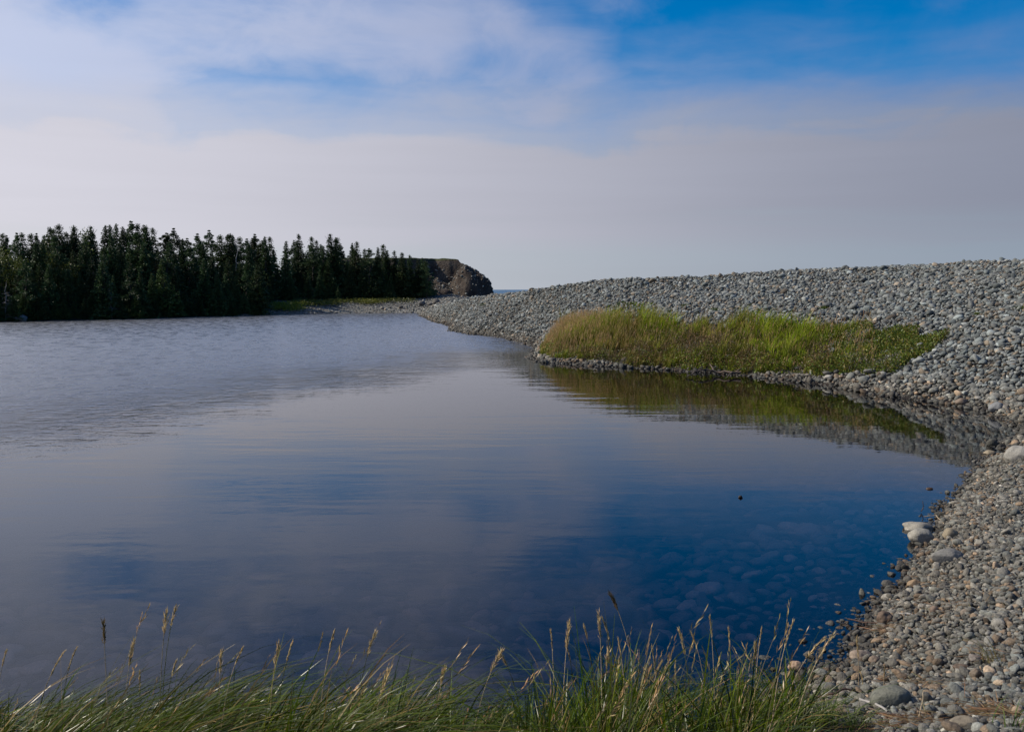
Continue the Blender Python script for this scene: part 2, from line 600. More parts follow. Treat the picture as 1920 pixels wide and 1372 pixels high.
h = t.m('ADD', h, t.m('MULTIPLY', r2, t.m('ADD', t.m('MULTIPLY', swell, 0.009), 0.0014)))
h = t.m('ADD', h, t.m('MULTIPLY', r3, t.m('ADD', t.m('MULTIPLY', swell, 0.0012), 0.0003)))
bp = t.node('ShaderNodeBump')
bp.inputs['Distance'].default_value = 1.0
bp.inputs['Strength'].default_value = 1.0
t.put(bp.inputs['Height'], h)
fr = t.node('ShaderNodeFresnel')
fr.inputs['IOR'].default_value = 1.36
gl = t.node('ShaderNodeBsdfGlossy')
t.put(gl.inputs['Roughness'], t.m('ADD', 0.02, t.m('MULTIPLY', t.m('MULTIPLY', wind, t.smooth(r4, 0.32, 0.68, 0.55, 1.35)), 0.27)))
gl.inputs['Color'].default_value = (1, 1, 1, 1)
t.l.new(bp.outputs[0], gl.inputs['Normal'])
tr = t.node('ShaderNodeBsdfTransparent')
tr.inputs[0].default_value = (1, 1, 1, 1)
mx = t.node('ShaderNodeMixShader')
# waves hide each other at low angles: a breezy surface mirrors less than a calm one
t.l.new(t.m('MULTIPLY', fr.outputs[0], t.m('SUBTRACT', 1.0, t.m('MULTIPLY', wind, t.smooth(r4, 0.30, 0.70, 0.0, 0.36)))), mx.inputs[0])
t.l.new(tr.outputs[0], mx.inputs[1])
t.l.new(gl.outputs[0], mx.inputs[2])
va = t.node('ShaderNodeVolumeAbsorption')
va.inputs['Color'].default_value = (0.45, 0.26, 0.20, 1)
va.inputs['Density'].default_value = 0.8
finish(t, mx.outputs[0], va.outputs[0])
water = tag(obj('pond_water', mesh_np('pond_water', np.concatenate([top, bot]), wf, mw, False)), 'still blue pond water reflecting fog and sky', 'water', kind='structure')

# ------------------------------------------------------------------ the sea beyond the ridge
ms, t = new_mat('sea_water')
p = pos(t)
h = t.noise(p, 0.25, 4, 0.6)
b = principled(t, (0.020, 0.085, 0.150), 0.35, h, 1.2, 0.4)
finish(t, b.outputs[0])
hole = [(-120, -30), (75, -30), (60, 0), (40, 20), (42, 40), (24, 62), (8, 72), (3, 90), (0, 120), (1, 140), (0, 156), (-6, 175), (-30, 215), (-120, 215)]
bm = bmesh.new()
outer = [(-30000, -30000), (30000, -30000), (30000, 40000), (-30000, 40000)]
vo = [bm.verts.new((x, y, -0.35)) for x, y in outer]
vi = [bm.verts.new((x, y, -0.35)) for x, y in hole]
for vs in (vo, vi):
    for i in range(len(vs)): bm.edges.new((vs[i], vs[(i + 1) % len(vs)]))
bmesh.ops.triangle_fill(bm, use_beauty=True, use_dissolve=False, edges=bm.edges[:])
bmesh.ops.recalc_face_normals(bm, faces=bm.faces[:])
me = bpy.data.meshes.new('sea')
bm.to_mesh(me)
bm.free()
me.materials.append(ms)
if me.polygons[0].normal.z < 0: me.flip_normals()
tag(obj('sea', me), 'thin strip of blue sea on the horizon beyond the ridge', 'sea', kind='structure')


# ------------------------------------------------------------------ stones
def stone_mesh(name, seed, sub=2, axes=(1, .75, .5), lump=0.22, fine=0.05, flat=0.0, mat=M_STONE):
    bm = bmesh.new()
    bmesh.ops.create_icosphere(bm, subdivisions=sub, radius=1.0)
    r = random.Random(seed)
    off = Vector((r.uniform(-50, 50), r.uniform(-50, 50), r.uniform(-50, 50)))
    planes = []
    for _ in range(4):
        n = Vector((r.uniform(-1, 1), r.uniform(-1, 1), r.uniform(-.6, 1))).normalized()
        planes.append((n, r.uniform(0.74, 0.95) - flat))
    for v in bm.verts:
        c = v.co.normalized()
        k = 1.0 + lump * mnoise.noise(c * 1.1 + off) * 1.6 + fine * mnoise.noise(c * 3.4 + off)
        q = c * k
        for n, dd in planes:
            e_ = q.dot(n) - dd
            if e_ > 0: q -= n * e_ * 0.8
        v.co = Vector((q.x * axes[0], q.y * axes[1], q.z * axes[2]))
    me = bpy.data.meshes.new(name)
    bm.to_mesh(me)
    bm.free()
    for pl in me.polygons: pl.use_smooth = True
    me.materials.append(mat)
    return me


NPROTO = 14
proto_coll = bpy.data.collections.new('stone_shapes')
protos = []
for i in range(NPROTO):
    r = random.Random(100 + i)
    me = stone_mesh('stone_%02d' % i, 100 + i, 2, (1, r.uniform(.62, .9), r.uniform(.36, .62)), r.uniform(.12, .28), .05, r.choice((0, 0, .08)))
    o = bpy.data.objects.new('stone_shape_%02d' % i, me)
    proto_coll.objects.link(o)
    protos.append(me)


def stone_group(coll):
    ng = bpy.data.node_groups.new('scatter', 'GeometryNodeTree')
    ng.interface.new_socket('Geometry', in_out='INPUT', socket_type='NodeSocketGeometry')
    ng.interface.new_socket('Geometry', in_out='OUTPUT', socket_type='NodeSocketGeometry')
    n = ng.nodes
    gi, go = n.new('NodeGroupInput'), n.new('NodeGroupOutput')
    ci = n.new('GeometryNodeCollectionInfo')
    ci.inputs['Collection'].default_value = coll
    ci.inputs['Separate Children'].default_value = True
    ci.inputs['Reset Children'].default_value = True
    ip = n.new('GeometryNodeInstanceOnPoints')
    ip.inputs['Pick Instance'].default_value = True

    def attr(name, ty):
        a = n.new('GeometryNodeInputNamedAttribute')
        a.data_type = ty
        a.inputs['Name'].default_value = name
        return a.outputs['Attribute']

    L = ng.links
    L.new(gi.outputs[0], ip.inputs['Points'])
    L.new(ci.outputs[0], ip.inputs['Instance'])
    L.new(attr('idx', 'INT'), ip.inputs['Instance Index'])
    L.new(attr('rot', 'FLOAT_VECTOR'), ip.inputs['Rotation'])
    L.new(attr('scl', 'FLOAT_VECTOR'), ip.inputs['Scale'])
    L.new(ip.outputs[0], go.inputs[0])
    return ng


NG = stone_group(proto_coll)


def scatter(name, S, parent):
    """S: dict of arrays p, rot, scl, idx, col -> one part of kind stuff"""
    me = bpy.data.meshes.new(name)
    n = len(S['p'])
    me.vertices.add(n)
    me.vertices.foreach_set('co', S['p'].astype(np.float32).ravel())
    for nm, ty in (('rot', 'FLOAT_VECTOR'), ('scl', 'FLOAT_VECTOR')):
        a = me.attributes.new(nm, ty, 'POINT')
        a.data.foreach_set('vector', S[nm].astype(np.float32).ravel())
    a = me.attributes.new('idx', 'INT', 'POINT')
    a.data.foreach_set('value', S['idx'].astype(np.int32))
    a = me.attributes.new('col', 'FLOAT_COLOR', 'POINT')
    c4 = np.ones((n, 4), np.float32)
    c4[:, :3] = S['col']
    a.data.foreach_set('color', c4.ravel())
    o = obj(name, me, parent)
    o['kind'] = 'stuff'
    md = o.modifiers.new('scatter', 'NODES')
    md.node_group = NG
    return o


def jitter_grid(x0, x1, y0, y1, s):
    gx, gy = np.meshgrid(np.arange(x0, x1, s), np.arange(y0, y1, s * 0.9))
    gx = gx + (np.arange(gx.shape[0]) % 2)[:, None] * s * .5
    n = gx.size
    return gx.ravel() + rng.uniform(-.48, .48, n) * s, gy.ravel() + rng.uniform(-.48, .48, n) * s


def stone_colors(n, z, warm):
    g = np.clip(rng.lognormal(math.log(0.150), 0.38, n), .05, .40)
    base = np.stack([g * 0.97, g * 1.02, g * 0.96], -1)
    tone = rng.random(n)
    blu = tone < .30
    base[blu] *= np.array([0.93, 1.0, 1.03])
    tan = tone > .88
    base[tan] *= np.array([1.30, 1.02, 0.80])
    pale = (tone > .86) & (tone <= .88)
    base[pale] *= 1.55
    base *= 1 - warm[:, None] * (1 - np.array([1.11, 0.95, 0.81]))
    wet = np.clip((0.045 - z) / 0.05, 0, 1)[:, None]
    base *= 1 - 0.55 * wet
    return base


def make_stones(x, y, z, size, dn=None, tilt=0.45, lift=0.15):
    n = len(x)
    S = {}
    sc = (size / 2)[:, None] * rng.uniform(.88, 1.12, (n, 3))
    S['scl'] = sc
    S['p'] = np.stack([x, y, z + size * (lift + rng.uniform(-.16, .20, n))], -1)
    S['rot'] = np.stack([rng.normal(0, tilt, n), rng.normal(0, tilt, n), rng.uniform(0, 6.283, n)], -1)
    S['idx'] = rng.integers(0, NPROTO, n)
    S['size'] = size
    return S


def sel(S, m):
    return {k: v[m] for k, v in S.items()}


# where the plants of the mid-distance patch grow (plan, from its outline in the photograph)
patch_poly = [wl(1006, 677), wl(1100, 683), wl(1200, 688), wl(1350, 698), wl(1450, 706), wl(1560, 719), wl(1640, 730)]
patch_poly = [(x, y - 0.7) for x, y in patch_poly]
patch_back = [(1700, 690), (1740, 668), (1780, 632), (1700, 622), (1600, 612), (1500, 610), (1400, 612), (1300, 610), (1200, 607), (1100, 606), (1050, 618), (1020, 645)]
patch_poly = patch_poly + [(hit(u, v).x, hit(u, v).y) for u, v in patch_back]



def fringe(x_, y_):
    """how far from the water the plants begin"""
    return np.interp(CU + x_ / y_ * F_PX, [1000, 1060, 1140, 1180, 1400, 1450, 1560, 1660], [.25, .4, .35, .02, .02, .25, .45, 1.0])


XS, YS, SZ = [], [], []
# near beach: small pebbles
x, y = jitter_grid(1.5, 18, 5.2, 19.5, 0.033)
XS.append(x); YS.append(y); SZ.append(np.clip(rng.lognormal(math.log(0.043), .42, len(x)), .02, .13))
x, y = jitter_grid(1.5, 18, 5.2, 19.5, 0.27)
XS.append(x); YS.append(y); SZ.append(np.clip(rng.lognormal(math.log(0.085), .34, len(x)), .045, .2))
# transition and ridge: cobbles
x, y = jitter_grid(4, 27, 19, 25, 0.085)
XS.append(x); YS.append(y); SZ.append(np.clip(rng.lognormal(math.log(0.115), .36, len(x)), .05, .32))
x, y = jitter_grid(-14, 27, 25, 128, 0.106)
XS.append(x); YS.append(y); SZ.append(np.clip(rng.lognormal(math.log(0.140), .38, len(x)), .06, .46))
x, y, sz = np.concatenate(XS), np.concatenate(YS), np.concatenate(SZ)
k = np.abs(x) < 0.555 * y + 1.6
x, y, sz = x[k], y[k], sz[k]
k = seg_dist(x, y, pond) < 26
x, y, sz = x[k], y[k], sz[k]
z, dw, dc = land(x, y)
uu = CU + x / y * F_PX
bare = ~((uu > 1165) & (uu < 1425) & (np.abs(dw - .3) < .4) & (y > 30) & (rng.random(len(x)) < .35))
k = bare & (dw > np.where(y > 15, -0.28, -0.5)) & (dc > -2.2) & ~(is_bank(x, y) & (dw > 0.0)) & ~is_far_beach(x, y, dw) & ~((x < -10.5) & (y > 125))
k &= (dw > -0.02) | (rng.random(len(x)) < 0.55)
inpatch = inside(x, y, patch_poly) & (dw > fringe(x, y))
k &= ~inpatch | (rng.random(len(x)) < np.where(CU + x / y * F_PX > 1540, .5, .12))
x, y, z, sz, dw = x[k], y[k], z[k], sz[k], dw[k]
S = make_stones(x, y, z, sz)
nearness = np.clip((20 - y) / 4, 0, 1)
warm = np.clip(np.maximum(np.clip((0.62 - z + .25 * vnoise(x, y, .5, 31)) / 0.5, 0, 1) * .85, nearness * 0.75 * (0.6 + vnoise(x, y, .7, 33))), 0, 1)
S['col'] = stone_colors(len(x), z, warm)
# the largest in view become parts of their own
proj = S['size'] * F_PX / y
u_ = CU + x / y * F_PX
vis = (u_ > 1530) & (u_ < 1925) & (z > 0.0) & (y > 5.6)
order = np.argsort(-np.where(vis, proj, 0))[:285]
big = np.zeros(len(x), bool)
big[order] = True
for i in order:
    o = obj('stone', protos[S['idx'][i]], beach, S['p'][i], S['rot'][i], S['scl'][i])
    o['col'] = [float(q) for q in S['col'][i]]
scatter('cobbles', sel(S, ~big), beach)
print('cobbles', (~big).sum())

# stones on the pond bed
x, y = jitter_grid(-16, 14, 6, 30, 0.17)
sz = np.clip(rng.lognormal(math.log(0.21), .42, len(x)), .06, .55)
z, dw, dc = land(x, y)
k = (dw < -0.25) & (np.abs(x) < 0.555 * y + 1.5) & (rng.random(len(x)) < np.clip(1.4 - y / 26, .15, .95))
x, y, z, sz = x[k], y[k], z[k], sz[k]
S = make_stones(x, y, z, np.minimum(sz, np.maximum(-z * 1.6, .06)), tilt=.2, lift=.10)
S['scl'][:, 2] *= .75
n = len(x)
g = np.clip(rng.lognormal(math.log(0.125), .6, n), .03, .34)
S['col'] = np.stack([g * 1.4, g * .84, g * .62], -1)
pale = rng.random(n) < .03
S['col'][pale] = np.array([.17, .165, .135])
u_ = CU + x / y * F_PX
order = np.argsort(-np.where((np.abs(u_ - CU) < 960) & (y < 15), S['size'] * F_PX / y, 0))[:200]
big = np.zeros(n, bool)
big[order] = True
for i in order:
    o = obj('stone', protos[S['idx'][i]], lake_bed, S['p'][i], S['rot'][i], S['scl'][i])
    o['col'] = [float(q) for q in S['col'][i]]
scatter('bed_cobbles', sel(S, ~big), lake_bed)

# pebbles and drift of the far beach
x, y = jitter_grid(-34, 2, 116, 152, 0.30)
z, dw, dc = land(x, y)
k = is_far_beach(x, y, dw) & (dw > -.1) & (np.abs(x) < 0.6 * y)
x, y, z = x[k], y[k], z[k]
S = make_stones(x, y, z, np.clip(rng.lognormal(math.log(.17), .4, len(x)), .08, .6), lift=0.02)
S['col'] = stone_colors(len(x), z + 1, np.full(len(x), .45))
scatter('pebbles', S, far_beach)


# ------------------------------------------------------------------ boulders: u, v of the middle of the foot, width in pixels, height/width, colour, label, (turn, aspect, sink)
def boulder(u, v, wpx, hw, col, label, turn=0.0, depth=0.7, sink=0.25, seed=0, cat='boulder', name='boulder', y=None, lump=.16, sub=4, fine=.05):
    p = hit(u, v)
    w = px_size(p, wpx)
    me = stone_mesh(name, 900 + seed, sub, (w / 2, w / 2 * depth, w / 2 * hw * 1.25), lump, fine)
    zmin = min(q.co.z for q in me.vertices)
    zmax = max(q.co.z for q in me.vertices)
    o = obj(name, me, None, (p.x, p.y, p.z - zmin - (zmax - zmin) * sink), (0, 0, R(turn)))
    o['col'] = [col[0] * .72, col[1] * .69, col[2] * .64]
    return tag(o, label, cat)


GREY, PALE, TAN, BROWN, GREEN = (.21, .22, .22), (.36, .35, .31), (.34, .25, .16), (.17, .125, .095), (.20, .21, .18)
B = [
    (1720, 992, 56, .30, PALE, 'flat pale stone lying half sunk in the shallows behind a rounded one', 0, .8, .35),
    (1727, 1016, 50, .50, (.35, .345, .31), 'rounded pale grey boulder with a dimple standing at the water edge', 5, .8, .2),
    (1781, 1010, 32, .58, (.31, .27, .2), 'angular tan stone on the shingle beside the rounded pale boulder', 20, .8, .2),
    (1776, 1054, 66, .36, (.25, .25, .24), 'long smooth grey boulder tapering toward the water', 14, .55, .2),
    (1714, 1100, 27, .50, TAN, 'orange tan pebble at the waterline', 15, .7, .2),
    (1672, 1322, 86, .45, GREEN, 'big oval grey green boulder with a dark crack near the grass', 14, .6, .2),
    (1657, 1170, 30, .78, BROWN, 'round brown boulder with a split side at the waterline', 0, .9, .15),
    (1664, 1124, 26, .42, PALE, 'pale oval stone resting in the shallows', -10, .7, .2),
    (1809, 1366, 60, .40, (.27, .24, .19), 'long tan brick shaped boulder among straw on the shingle', -3, .6, .2),
    (1834, 1213, 38, .36, (.28, .26, .235), 'flat pale grey stone lying alone on small pebbles', 0, .8, .35),
    (1754, 1230, 36, .34, (.22, .185, .14), 'flat brownish slab among small pebbles', -6, .8, .35),
    (1908, 866, 46, .72, (.37, .37, .35), 'large pale grey boulder on the bend of the shore', 0, .9, .2),
    (1856, 851, 24, .34, (.36, .31, .23), 'flat tan stone just off the bend of the shore', -8, .7, .3),
    (1868, 772, 30, .58, (.27, .29, .31), 'grey angular boulder at the foot of the cobble ridge', 20, .8, .2),
    (1803, 760, 26, .45, (.25, .20, .16), 'brown oblong boulder at the foot of the cobble ridge', 0, .7, .2),
    (1612, 1236, 46, .42, (.33, .27, .22), 'flat pinkish tan rock at the water edge', 10, .8, .3),
    (1388, 934, 8, .6, (.05, .04, .03), 'small dark stone breaking the open water', 0, .8, .3),
    (1743, 918, 13, .35, (.09, .055, .035), 'small dark brown stone just breaking the shallows', 0, .8, .4),
    (1578, 1308, 24, .58, (.24, .17, .13), 'rounded reddish brown stone beside the grass clump', 0, .8, .2),
    (1578, 1340, 44, .45, (.26, .20, .165), 'broad reddish tan boulder under a curved root', 0, .7, .25),
    (1533, 1345, 40, .40, (.26, .215, .175), 'tan boulder half hidden by the grass clump', 0, .7, .3),
    (1893, 606, 19, .65, (.25, .26, .25), 'biggest grey boulder high on the cobble ridge', 0, .8, .2),
    (1733, 575, 17, .9, (.33, .34, .33), 'pale upright stone on the upper face of the cobble ridge', 30, .6, .2),
    (1492, 1256, 30, .5, (.42, .30, .22), 'pale stone showing through the tips of the grass clump', 0, .8, .2),
    (1812, 1155, 26, .55, (.24, .205, .17), 'pointed brownish grey stone standing up on the pebbles', 10, .7, .2),
    (1752, 1150, 20, .72, (.25, .19, .155), 'rounded pinkish stone on the pebbles', 0, .8, .2),
    (1803, 1260, 30, .5, (.15, .115, .09), 'dark brown stone leaning against a round one', -20, .7, .2),
    (1828, 1272, 22, .85, (.20, .165, .13), 'round greyish brown cobble beside the dark leaning one', 0, .9, .15),
    (1827, 1243, 22, .62, (.24, .22, .21), 'round grey cobble under a tuft of straw', 0, .9, .15),
    (1640, 1244, 24, .52, (.24, .19, .15), 'rounded brown cobble beside the flat pinkish rock', 0, .8, .15),
    (792, 574, 14, .6, (.16, .16, .16), 'dark block at the foot of the cliff beside the far beach', 0, .8, .2),
    (818, 570, 16, .6, (.13, .125, .12), 'darkest block fallen below the brown cliff', 0, .8, .2),
    (806, 573, 10, .55, (.2, .19, .18), 'small grey block between two darker ones below the cliff', 0, .8, .2),
    (752, 580, 8, .7, (.14, .135, .13), 'dark boulder alone on the far shingle beach', 0, .8, .2),
    (717, 580, 7, .7, (.26, .25, .23), 'grey boulder alone on the far shingle beach', 0, .8, .2),
    (604, 572, 9, .6, (.36, .35, .33), 'pale boulder at the grass edge above the far beach', 0, .8, .2),
]
for i, (u, v, w_, hw, col, lab, turn, dep, sink) in enumerate(B):
    o = boulder(u, v, w_, hw, col, lab, turn, dep, sink, seed=i, lump=.10 if i in (1, 3, 5, 8) else .18, sub=4 if w_ > 20 else 3)
    o['group'] = 'boulders round the pond'


# ------------------------------------------------------------------ tubes (stems, branches, twigs)
def tube(points, radii, sides=6):
    pts = [Vector(p_) for p_ in points]
    V, Fc = [], []
    for i, p_ in enumerate(pts):
        d_ = (pts[min(i + 1, len(pts) - 1)] - pts[max(i - 1, 0)]).normalized()
        a = d_.cross(Vector((0, 0, 1)))
        if a.length < 1e-3: a = d_.cross(Vector((1, 0, 0)))
        a.normalize()
        b_ = d_.cross(a)
        for k_ in range(sides):
            an = 2 * math.pi * k_ / sides
            V.append(p_ + (a * math.cos(an) + b_ * math.sin(an)) * radii[i])
    for i in range(len(pts) - 1):
        for k_ in range(sides):
            k2 = (k_ + 1) % sides
            Fc.append((i * sides + k_, i * sides + k2, (i + 1) * sides + k2, (i + 1) * sides + k_))
    return V, Fc


class MB:
    def __init__(self): self.v, self.f = [], []

    def add(self, V, Fc):
        o_ = len(self.v)
        self.v += [tuple(q) for q in V]
        self.f += [tuple(i + o_ for i in q) for q in Fc]

    def mesh(self, name, mat, smooth=True):
        me_ = bpy.data.meshes.new(name)
        me_.from_pydata(self.v, [], self.f)
        for q in me_.polygons: q.use_smooth = smooth
        me_.materials.append(mat)
        return me_


# ------------------------------------------------------------------ trees
def kites(cpos, udir, length, width, droop=0.0):
    """small leaf-like faces: four corners each"""
    n_ = len(cpos)
    rnd_ = rng.normal(0, 1, (n_, 3))
    side = np.cross(udir, rnd_)
    side /= np.linalg.norm(side, axis=1, keepdims=True) + 1e-9
    L_, W_ = length[:, None], width[:, None]
    v0 = cpos
    v1 = cpos + udir * L_ * .5 + side * W_
    v2 = cpos + udir * L_
    v3 = cpos + udir * L_ * .5 - side * W_
    V = np.stack([v0, v1, v2, v3], 1).reshape(-1, 3)
    return V, np.arange(n_ * 4).reshape(-1, 4)


def norm(a):
    return a / (np.linalg.norm(a, axis=1, keepdims=True) + 1e-9)


def spruce_mesh(seed, R0=0.20, bare=0.08, power=.75, nb=240, steps=8, col=(0.026, 0.050, 0.022), clump=.5, flat=0.0):
    """a spruce one metre tall per unit; widths as part of the height"""
    r = np.random.default_rng(seed)
    h_ = bare + (1 - bare) * r.random(nb) ** .98
    h_ = np.sort(h_)
    nw = int(r.integers(15, 20))
    h_ = h_ + (np.round(h_ * nw) / nw - h_) * .2 + r.normal(0, .006, nb)
    h_ = np.clip(h_, bare, .985)
    a_ = r.uniform(0, 6.283, nb)
    ph = r.uniform(0, 6.28, 4)
    lob = 1 + .28 * np.sin(2 * a_ + ph[0] + h_ * 6) + .18 * np.sin(3 * a_ + ph[1] - h_ * 11)
    Lb = R0 * np.clip((1 - h_), .0, 1) ** power * r.uniform(.55, 1.12, nb) * (1 + (lob - 1) * (1 - h_)) + .004
    Lb *= np.clip((h_ - bare) / .12 + .55, 0, 1)
    if flat: Lb += flat * np.exp(-((h_ - .86) / .09) ** 2) * r.uniform(.4, 1.1, nb)
    P, U, LL, WW, CC = [], [], [], [], []
    for s_ in range(steps):
        t_ = (s_ + r.random(nb) * .9) / steps
        keep = r.random(nb) < (.55 + .45 * t_)
        out = np.stack([np.cos(a_), np.sin(a_), np.zeros(nb)], 1)
        lift = .10 * (h_ - .35) + .08 * np.clip(h_ - .7, 0, 1)
        p_ = out * (Lb * t_)[:, None]
        p_[:, 2] = h_ + lift * t_ * Lb / R0 * .6 - .16 * Lb * t_ ** 2 + .05 * Lb * np.sin(t_ * 5)
        p_ += r.normal(0, .011, (nb, 3))
        for q in range(3):
            an = a_ + r.normal(0, .75, nb)
            u_ = np.stack([np.cos(an), np.sin(an), r.normal(.10, .38, nb) + 0.5 * np.clip(h_ - .72, 0, 1) / .28], 1)
            P.append(p_[keep]); U.append(norm(u_)[keep])
            LL.append((r.uniform(.028, .055, nb) * (1.2 - 1.0 * h_))[keep])
            WW.append((r.uniform(.007, .013, nb) * (1.15 - .85 * h_))[keep])
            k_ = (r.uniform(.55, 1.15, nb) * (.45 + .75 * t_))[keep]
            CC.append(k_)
    # leader
    nl = 14
    P.append(np.stack([r.normal(0, .003, nl), r.normal(0, .003, nl), np.linspace(.93, 1.0, nl)], 1))
    U.append(norm(np.stack([r.normal(0, .5, nl), r.normal(0, .5, nl), np.ones(nl)], 1)))
    LL.append(np.full(nl, .022)); WW.append(np.full(nl, .004)); CC.append(np.full(nl, 1.0))
    V, Fc = kites(np.concatenate(P), np.concatenate(U), np.concatenate(LL), np.concatenate(WW))
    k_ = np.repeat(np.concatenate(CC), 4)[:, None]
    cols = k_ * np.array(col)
    return mesh_np('spruce_crown', V, Fc, M_NEEDLE, False, cols)


def clumpy_mesh(seed, R0=.24, base=.14, power=.7, nc=46, per=84, col=(.06, .1, .035)):
    """an old spruce: tufts of foliage on uneven limbs, ragged outline"""
    r = np.random.default_rng(seed)
    h_ = base + (.96 - base) * r.random(nc) ** .85
    a_ = r.uniform(0, 6.283, nc)
    ph = r.uniform(0, 6.28, 2)
    env = R0 * (1 - h_) ** power * (1 + .3 * np.sin(a_ * 2 + ph[0]) + .22 * np.sin(h_ * 14 + ph[1])) + .018
    d_ = env * r.uniform(.25, 1.0, nc)
    cr = np.clip(.078 * (1.15 - .95 * h_) * r.uniform(.65, 1.3, nc), .012, .1)
    cc = np.stack([np.cos(a_) * d_, np.sin(a_) * d_, h_], 1)
    cc = np.concatenate([cc, np.stack([r.normal(0, .008, 7), r.normal(0, .008, 7), np.linspace(.78, .985, 7)], 1)])
    cr = np.concatenate([cr, np.linspace(.045, .010, 7)])
    n_ = len(cc) * per
    w_ = np.repeat(np.arange(len(cc)), per)
    q_ = norm(r.normal(0, 1, (n_, 3)))
    t_ = r.random(n_) ** .45
    P = cc[w_] + q_ * (cr[w_] * t_)[:, None] * np.array([1, 1, .62])
    out = norm(np.stack([cc[w_, 0], cc[w_, 1], np.zeros(n_) + .01], 1))
    U = norm(out * .7 + q_ * .8 + r.normal(0, .45, (n_, 3)))
    V, Fc = kites(P, U, r.uniform(.018, .036, n_) * (1.2 - .7 * P[:, 2]), r.uniform(.005, .009, n_) * (1.15 - .6 * P[:, 2]))
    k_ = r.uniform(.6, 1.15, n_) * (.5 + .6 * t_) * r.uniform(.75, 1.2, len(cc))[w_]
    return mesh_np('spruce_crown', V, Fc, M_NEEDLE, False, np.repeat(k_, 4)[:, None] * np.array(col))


def trunk_mesh(name, seed, r0=.016, dead=10, mat=M_BARK, top=.97, branches=.09):
    r = random.Random(seed)
    mb = MB()
    n_ = 9
    pts = [(r.gauss(0, .004) * i, r.gauss(0, .004) * i, -.03 + (top + .03) * i / (n_ - 1)) for i in range(n_)]
    mb.add(*tube(pts, [r0 * (1 - i / (n_ - 1)) ** .8 + .0012 for i in range(n_)], 7))
    for _ in range(dead):
        h_ = r.uniform(.08, .75)
        a_ = r.uniform(0, 6.28)
        L_ = branches * r.uniform(.5, 1.2) * (1.1 - h_)
        j = h_ * (n_ - 1) / top
        bp_ = Vector(pts[min(int(j), n_ - 1)])
        bp_.z = h_
        mid = bp_ + Vector((math.cos(a_) * L_ * .5, math.sin(a_) * L_ * .5, L_ * .05))
        end = bp_ + Vector((math.cos(a_ + .3) * L_, math.sin(a_ + .3) * L_, -L_ * .1))
        mb.add(*tube([bp_, mid, end], [.0035, .0022, .0008], 4))
    return mb.mesh(name, mat)


def broadleaf_mesh(seed, col, rad=.30, n_=2600, base=.12):
    r = np.random.default_rng(seed)
    nc = 26
    cc = r.normal(0, 1, (nc, 3))
    cc = norm(cc) * (r.random(nc) ** .4)[:, None] * np.array([rad, rad, .36]) + np.array([0, 0, base + .45])
    rr = r.uniform(.07, .14, nc)
    w_ = r.integers(0, nc, n_)
    d_ = norm(r.normal(0, 1, (n_, 3)))
    P = cc[w_] + d_ * (rr[w_] * r.random(n_) ** .35)[:, None]
    U = norm(d_ + r.normal(0, .8, (n_, 3)))
    V, Fc = kites(P, U, r.uniform(.022, .045, n_), r.uniform(.009, .017, n_))
    cols = np.repeat(r.uniform(.6, 1.25, n_), 4)[:, None] * np.array(col)
    return mesh_np('leaf_crown', V, Fc, M_LEAVES, False, cols)


DG = (0.028, 0.052, 0.024)
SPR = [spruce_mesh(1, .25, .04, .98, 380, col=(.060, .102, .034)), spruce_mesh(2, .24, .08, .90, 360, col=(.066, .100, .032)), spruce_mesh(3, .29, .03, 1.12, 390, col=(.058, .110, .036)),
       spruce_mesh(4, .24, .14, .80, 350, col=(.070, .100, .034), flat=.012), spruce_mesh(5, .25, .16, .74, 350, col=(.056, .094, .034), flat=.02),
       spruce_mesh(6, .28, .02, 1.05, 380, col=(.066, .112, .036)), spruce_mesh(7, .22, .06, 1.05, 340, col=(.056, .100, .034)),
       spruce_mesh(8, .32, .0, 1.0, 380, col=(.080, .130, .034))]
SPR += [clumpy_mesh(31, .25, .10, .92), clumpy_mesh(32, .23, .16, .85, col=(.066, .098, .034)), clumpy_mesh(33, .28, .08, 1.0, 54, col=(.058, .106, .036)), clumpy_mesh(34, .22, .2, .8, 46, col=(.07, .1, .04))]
TRK = [trunk_mesh('trunk', 40 + i) for i in range(4)]
BRD = [broadleaf_mesh(21, (.085, .105, .022)), broadleaf_mesh(22, (.060, .085, .022)), broadleaf_mesh(23, (.13, .095, .03))]
BTRK = trunk_mesh('trunk', 60, .02, 14, top=.7, branches=.35)
SNAG = [trunk_mesh('snag', 70 + i, .014, 34, M_PALE_BARK, .95, .22) for i in range(2)]


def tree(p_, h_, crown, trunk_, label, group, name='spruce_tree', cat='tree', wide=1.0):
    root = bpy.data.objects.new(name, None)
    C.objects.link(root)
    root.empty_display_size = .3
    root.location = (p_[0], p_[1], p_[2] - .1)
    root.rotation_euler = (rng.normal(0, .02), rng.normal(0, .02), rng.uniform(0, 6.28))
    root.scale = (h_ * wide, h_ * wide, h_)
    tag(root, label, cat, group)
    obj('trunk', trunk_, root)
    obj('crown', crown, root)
    return root


sky_px = [(-160, 452), (-60, 446), (0, 442), (50, 434), (110, 422), (180, 424), (250, 416), (300, 419), (350, 430), (400, 432), (450, 440), (500, 442), (530, 457), (555, 441), (620, 442),
          (660, 447), (700, 452), (735, 461), (780, 470), (800, 480), (815, 486), (840, 500)]
su, sv = np.array([q[0] for q in sky_px], float), np.array([q[1] for q in sky_px], float)
far_pts = np.array([wl(*q) for q in [(800, 586)] + far_px[1:]])
far_u = np.array([800] + [q[0] for q in far_px[1:]], float)


def far_shore(u):
    o_ = np.argsort(far_u)
    return np.array([np.interp(u, far_u[o_], far_pts[o_, 0]), np.interp(u, far_u[o_], far_pts[o_, 1])])


def inland(u, back):
    p_ = far_shore(u)
    d_ = p_ / np.linalg.norm(p_)
    q = p_ + d_ * back
    return q


